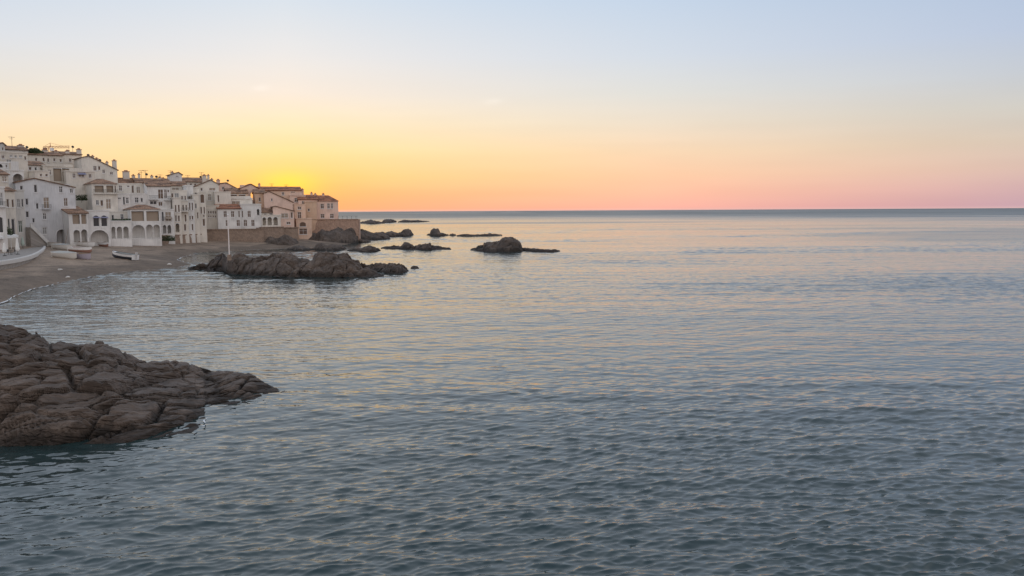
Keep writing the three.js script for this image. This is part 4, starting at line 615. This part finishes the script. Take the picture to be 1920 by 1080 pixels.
// ---------------------------------------------------------------- plants and trees
M.leaf = new THREE.MeshPhysicalMaterial({ color: new THREE.Color().setRGB(0.05, 0.075, 0.035), roughness: 0.9, side: THREE.DoubleSide, vertexColors: true });
function leaves(n, at, size, seed) {
  const r = rng(seed), pos = [], col = [], nor = [], uv = [], v = new THREE.Vector3(), e = new THREE.Euler();
  for (let i = 0; i < n; i++) {
    const c = at(r), s = size * (0.6 + 0.8 * r()), k = 0.7 + 0.6 * r(); e.set(r() * 6.3, r() * 6.3, r() * 6.3);
    const q = [[-1, -0.4, 0], [1, -0.3, 0.2], [0, 1, 0]].map((a) => v.set(...a).multiplyScalar(s).applyEuler(e).toArray()), n1 = new THREE.Vector3(0, 0, 1).applyEuler(e);
    for (const p of q) { pos.push(c[0] + p[0], c[1] + p[1], c[2] + p[2]); nor.push(n1.x, n1.y, n1.z); col.push(k, k, k * 0.9); uv.push(0, 0); }
  }
  const g = new THREE.BufferGeometry(); g.setAttribute('position', new THREE.Float32BufferAttribute(pos, 3)); g.setAttribute('normal', new THREE.Float32BufferAttribute(nor, 3)); g.setAttribute('color', new THREE.Float32BufferAttribute(col, 3)); g.setAttribute('uv', new THREE.Float32BufferAttribute(uv, 2)); return g;
}
function tree(label, px, ptop, depth, w, hCrown, seed, group) {
  const p = atDepth(px, ptop, depth), gy = groundY(p.x, p.z) - 0.3, H = p.y - gy, g = thing('pine_tree', label, 'tree', [p.x, gy, p.z], 0, group), r = rng(seed), clumps = [];
  const trunk = [bar([0, 0, 0], [0.2, H - hCrown * 0.7, 0], 0.22, 0.14, 8)];
  for (let i = 0; i < 9; i++) { const a = r() * 6.28, q = Math.sqrt(r()) * w * 0.42, y = H - hCrown * (0.12 + 0.75 * r()); clumps.push([Math.cos(a) * q + 0.2, y, Math.sin(a) * q, w * (0.16 + 0.12 * r())]); trunk.push(bar([0.2, H - hCrown * 0.8, 0], [Math.cos(a) * q * 0.8 + 0.2, y - 0.1, Math.sin(a) * q * 0.8], 0.08, 0.03, 5)); }
  part('trunk', merge(trunk), M.wood, g);
  part('crown', leaves(1500, (r) => { const c = clumps[Math.floor(r() * clumps.length)], a = r() * 6.28, b = Math.acos(2 * r() - 1), q = c[3] * Math.cbrt(r()); return [c[0] + q * Math.sin(b) * Math.cos(a), c[1] + q * 0.6 * Math.cos(b), c[2] + q * Math.sin(b) * Math.sin(a)]; }, 0.22, seed + 1), M.leaf, g);
}
tree('dark pine crown on the skyline right of the hilltop gable', 61, 279.5, 216, 4.2, 2.6, 401, 'trees on the hilltop skyline'); tree('small ragged pine left of the crane', 72, 283, 220, 2.8, 1.8, 411, 'trees on the hilltop skyline'); tree('low pine between the crane and the square chimney', 104, 285, 226, 3, 1.4, 421, 'trees on the hilltop skyline');
function shrub(label, px, py, depth, w, h, seed) { const p = atDepth(px, py, depth), g = thing('shrub', label, 'shrub', [p.x, p.y, p.z]); part('stem', merge([bar([0, -0.5, 0], [0.1, h * 0.5, 0], 0.06, 0.03), bar([0, 0, 0], [w * 0.25, h * 0.6, 0], 0.04, 0.02), bar([0, 0, 0], [-w * 0.25, h * 0.6, 0.1], 0.04, 0.02)]), M.wood, g); part('foliage', leaves(Math.round(260 * w), (r) => [(r() - 0.5) * w, h * (0.1 + 0.9 * r()) * (0.6 + 0.4 * Math.sin(r() * 9)), (r() - 0.5) * 0.9], 0.13, seed), M.leaf, g); }
shrub('green climbing bush over the cafe terrace doors', 8, 441, 158, 3.2, 1.6, 501); shrub('dark potted bushes along the planted arcade terrace', 224, 416, 192.5, 3.4, 0.7, 511); shrub('dark potted bush at the right end of the arcade terrace', 239, 416, 195, 1.6, 0.8, 521); shrub('green bush on the bank right of the big gabled house', 153, 376, 200, 2.6, 1.5, 531); shrub('grey green bush at the end of the low beach wall', 316, 452, 203, 3.2, 1.5, 541);
{                                                              // bank of earth between the houses
  const a = atDepth(142, 356, 203), b = atDepth(178, 356, 213), W = Math.hypot(b.x - a.x, b.z - a.z), foot = atDepth(160, 400, 208).y, h = a.y - foot;
  const g = grid(30, 24, (u, v) => [mix(a.x, b.x, u) - v * 1.5, foot + h * v + 0.4 * fbm(u * 6, v * 5, 2, 3), mix(a.z, b.z, u) - v * 6 + 0.8 * fbm(u * 7, v * 6, 8, 4)], (u, v) => [u * W, v * h]);
  tag(top('stone_bank', g, M.stone), 'rough brown stone bank between the big gabled house and the loggia house', 'bank');
}
// ---------------------------------------------------------------- crane, flagpole
{
  const d = 380, a = atDepth(94.5, 276, d), foot = groundY(-200, -370), g = thing('tower_crane', 'slim tower crane behind the hilltop houses', 'crane', [a.x, foot, a.z]), H = a.y - foot, lat = (A, B, w, n, up) => { const L = []; for (const [p, q] of [[-w, -w], [w, -w], [w, w], [-w, w]]) L.push(up ? bar([A[0] + p, A[1], A[2] + q], [B[0] + p, B[1], B[2] + q], 0.09, 0.09, 4) : bar([A[0], A[1] + p, A[2] + q], [B[0], B[1] + p, B[2] + q], 0.08, 0.08, 4)); for (let i = 0; i < n; i++) { const t = i / n, t1 = (i + 1) / n, s = i % 2 ? 1 : -1; L.push(up ? bar([A[0] - w * s, mix(A[1], B[1], t), w], [A[0] + w * s, mix(A[1], B[1], t1), w], 0.06, 0.06, 4) : bar([mix(A[0], B[0], t), A[1] - w * s, w], [mix(A[0], B[0], t1), A[1] + w * s, w], 0.06, 0.06, 4)); } return merge(L); };
  const red = std(0.50, 0.20, 0.10, { roughness: 0.6 });
  part('mast', lat([0, 0, 0], [0, H + 0.5, 0], 0.6, 18, true), red, g); part('jib', lat([0, H, 0], [9, H + 0.1, 0], 0.4, 12, false), red, g); part('counter_jib', lat([0, H, 0], [-3.2, H, 0], 0.4, 4, false), red, g); part('counterweight', box(1.4, 1.1, 1.1, -2.6, H - 0.7, 0), M.stone, g); part('cab', box(1.2, 1.5, 1.2, 0.9, H - 1.1, 0.4), M.white, g); part('tie_bar', merge([bar([0, H + 2, 0], [6, H + 0.5, 0], 0.05), bar([0, H + 2, 0], [-2.8, H + 0.4, 0], 0.05), bar([0, H + 0.4, 0], [0, H + 2, 0], 0.18, 0.1)]), red, g); part('hook', merge([bar([8.6, H - 0.4, 0], [8.6, H - 1.6, 0], 0.05), box(0.4, 0.5, 0.4, 8.6, H - 1.7, 0)]), M.iron, g);
}
{
  const p = onLevel(430, 478, 3.2), h = atDepth(430.5, 404, -p.z).y - p.y, g = thing('flagpole', 'thin pale flagpole standing on the humped islet', 'flagpole', [p.x, p.y - 0.6, p.z]);
  part('pole', bar([0, 0, 0], [0, h + 0.6, 0], 0.10, 0.07, 10), std(0.82, 0.74, 0.70, { roughness: 0.5 }), g); part('finial', new THREE.SphereGeometry(0.14, 12, 8).translate(0, h + 0.72, 0), M.white, g); part('footing', new THREE.CylinderGeometry(0.3, 0.38, 0.9, 12).translate(0, 0.2, 0), M.stone, g);
}
// ---------------------------------------------------------------- boats drawn up on the sand
function onGround(px, py) { const d = ray(px, py), p = new THREE.Vector3(); for (let t = 60; t < 300; t += 0.25) { p.copy(camera.position).addScaledVector(d, t); if (p.y < groundY(p.x, p.z)) break; } p.y = groundY(p.x, p.z); return p; }
function boat(label, px, py, len, turn, o = {}) {
  const p = onGround(px, py), y = p.y;
  const g = thing('rowing_boat', label, 'boat', [p.x, y - 0.05, p.z], turn, 'small boats drawn up on the beach'), B = len * 0.19, H = o.h ?? 1.05;
  const dx = Math.cos(turn), dz = -Math.sin(turn), gr = (a, b) => groundY(p.x + dx * a - dz * b, p.z + dz * a + dx * b), X = new THREE.Vector3(dx * 2, gr(1, 0) - gr(-1, 0), dz * 2).normalize(), Zs = new THREE.Vector3(-dz * 2, gr(0, 1) - gr(0, -1), dx * 2).normalize(), Yv = Zs.clone().cross(X).normalize();   // lie flat on the slope
  g.setRotationFromMatrix(new THREE.Matrix4().makeBasis(X, Yv, X.clone().cross(Yv))); g.rotateX(o.heel ?? 0);
  const half = (t) => B * Math.pow(Math.max(0, Math.sin(Math.min(1, (1 - t) * 1.35 + 0.0) * Math.PI / 2)), 0.85) * (t < 0.25 ? mix(0.82, 1, t / 0.25) : 1), sheer = (t) => H * (0.86 + 0.34 * t * t + 0.08 * (1 - t) * (1 - t)), keel = (t) => t > 0.8 ? (t - 0.8) * (t - 0.8) * 9 * H : 0;
  const skin = (inset, lift) => grid(36, 16, (u, v) => { const s = v * 2 - 1, a = Math.abs(s), w = Math.max(0, half(u) - inset), k = keel(u) + lift, hh = sheer(u) - k; return [(u - 0.5) * (len - inset * 2), k + hh * Math.pow(a, 2.4), Math.sign(s) * w * Math.pow(a, 0.62)]; });
  part('hull', skin(0, 0), o.hull ?? M.white, g); part('inner_hull', skin(0.06, 0.07), o.inner ?? M.white, g);
  const rim = (s) => grid(36, 2, (u, v) => { const w = half(u), y = sheer(u); return [(u - 0.5) * len, y + [0, 0.06, 0.0][Math.round(v * 2)], s * (w + [0.04, 0, -0.07][Math.round(v * 2)])]; });
  for (const s of [-1, 1]) part('gunwale', rim(s), o.rim ?? M.wood, g);
  part('transom', box(0.06, sheer(0) - 0.06, half(0) * 1.9, -len / 2 + 0.03, (sheer(0)) / 2 + 0.02, 0), o.hull ?? M.white, g);
  if (o.cover) { const c = grid(30, 10, (u, v) => { const s = v * 2 - 1, w = half(u) + 0.03; return [(u - 0.5) * len * 0.99, sheer(u) + 0.07 + 0.22 * (1 - s * s) * Math.sin(Math.PI * Math.min(1, u * 1.05)), s * w]; }); part('cover', c, o.cover, g); }
  else { for (const t of [0.22, 0.45, 0.68]) part('thwart', box(0.26, 0.05, half(t) * 1.8, (t - 0.5) * len, sheer(t) * 0.68, 0), o.seat ?? M.wood, g); part('foredeck', grid(8, 6, (u, v) => { const t = 0.8 + 0.19 * u; return [(t - 0.5) * len, sheer(t) + 0.01 + 0.03 * (1 - (v * 2 - 1) ** 2), (v * 2 - 1) * half(t) * 0.97]; }), o.hull ?? M.white, g); }
  part('keel', box(len * 0.8, 0.12, 0.08, -len * 0.05, 0.02, 0), M.wood, g);
  if (o.motor) part('outboard_motor', merge([box(0.34, 0.5, 0.32, -len / 2 - 0.22, sheer(0) + 0.22, 0), box(0.16, 0.8, 0.14, -len / 2 - 0.22, sheer(0) - 0.3, 0), box(0.34, 0.05, 0.2, -len / 2 - 0.26, sheer(0) - 0.66, 0)]), std(0.5, 0.49, 0.48, { roughness: 0.5 }), g);
  if (o.bottom) part('bottom_paint_shade', grid(36, 12, (u, v) => { const s = (v * 2 - 1) * 0.78, a = Math.abs(s), w = half(u) + 0.015, k = keel(u) - 0.012, hh = sheer(u) - k; return [(u - 0.5) * len, k + hh * Math.pow(a, 2.4), Math.sign(s) * w * Math.pow(a, 0.62)]; }), o.bottom, g);  // lower hull colour; on the motor boat the hull shadow is painted in dark
  if (o.mast) part('mast', bar([0.3, 0.2, 0], [1.4, o.mast, 0], 0.05, 0.03), M.wood, g);
  for (const x of [-0.25, 0.22]) part('chock', box(0.18, 0.16, B * 1.3, x * len, 0.02, 0), M.wood, g);
  return g;
}
const darkBlue = std(0.03, 0.035, 0.05, { roughness: 0.5 }), pale = std(0.62, 0.60, 0.56, { roughness: 0.6 }), greyCover = std(0.36, 0.38, 0.37), ruddy = std(0.30, 0.16, 0.12, { roughness: 0.6 });
boat('white motor boat with a grey outboard lying alone on the open sand', 232, 485, 5.6, Math.PI - 0.35, { motor: true, rim: darkBlue, inner: greyCover, bottom: darkBlue });
boat('slim white boat with brown rim pulled up to the wide low arch', 196, 462.5, 4.6, -0.75, { seat: M.wood, heel: 0.06, bottom: ruddy });
boat('white boat with its stern to the arches at the end of the boat row', 160, 462, 4.8, -0.2, { inner: ruddy });
boat('white boat with a red brown inside in front of the two arches', 152, 473, 5.2, -0.25, { inner: ruddy, rim: pale, heel: 0.05, bottom: ruddy });
boat('boat under a grey cover in the middle of the boat row', 119, 468, 5.4, -0.45, { cover: greyCover, rim: pale, hull: pale, mast: 4.6 });
boat('pale wooden boat tilted on its side nearest the promenade', 104, 464, 4.6, -0.6, { hull: pale, inner: pale, heel: -0.12 });
boat('covered pale boat lying lowest on the sand in the boat row', 124, 484, 5.6, -0.42, { cover: std(0.42, 0.42, 0.39), hull: pale, rim: M.white, heel: 0.07 });
boat('small violet grey dinghy propped beside the covered boat', 157, 486, 2.9, -0.2, { hull: std(0.40, 0.36, 0.42), inner: ruddy });
for (const [label, px, py, r, k] of [['small pale stone on the sand between the boats and the water', 112, 507, 0.3, 5], ['pale stone at the wet edge of the sand', 127, 521, 0.28, 6], ['single pale stone near the tip of the sand spit', 318, 497, 0.32, 7]]) {
  const p = onGround(px, py), g = new THREE.IcosahedronGeometry(r, 3), q = g.attributes.position; for (let i = 0; i < q.count; i++) { const f = 1 + 0.5 * fbm(q.getX(i) * 3 + k, q.getY(i) * 3, q.getZ(i) * 3, 3); q.setXYZ(i, q.getX(i) * f * 1.2, q.getY(i) * f * 0.6, q.getZ(i) * f); } g.computeVertexNormals();
  const m = tag(top('stone', g, std(0.6, 0.58, 0.54)), label, 'stone'); m.position.set(p.x, p.y + r * 0.3, p.z);
}
renderer.render(scene, camera);
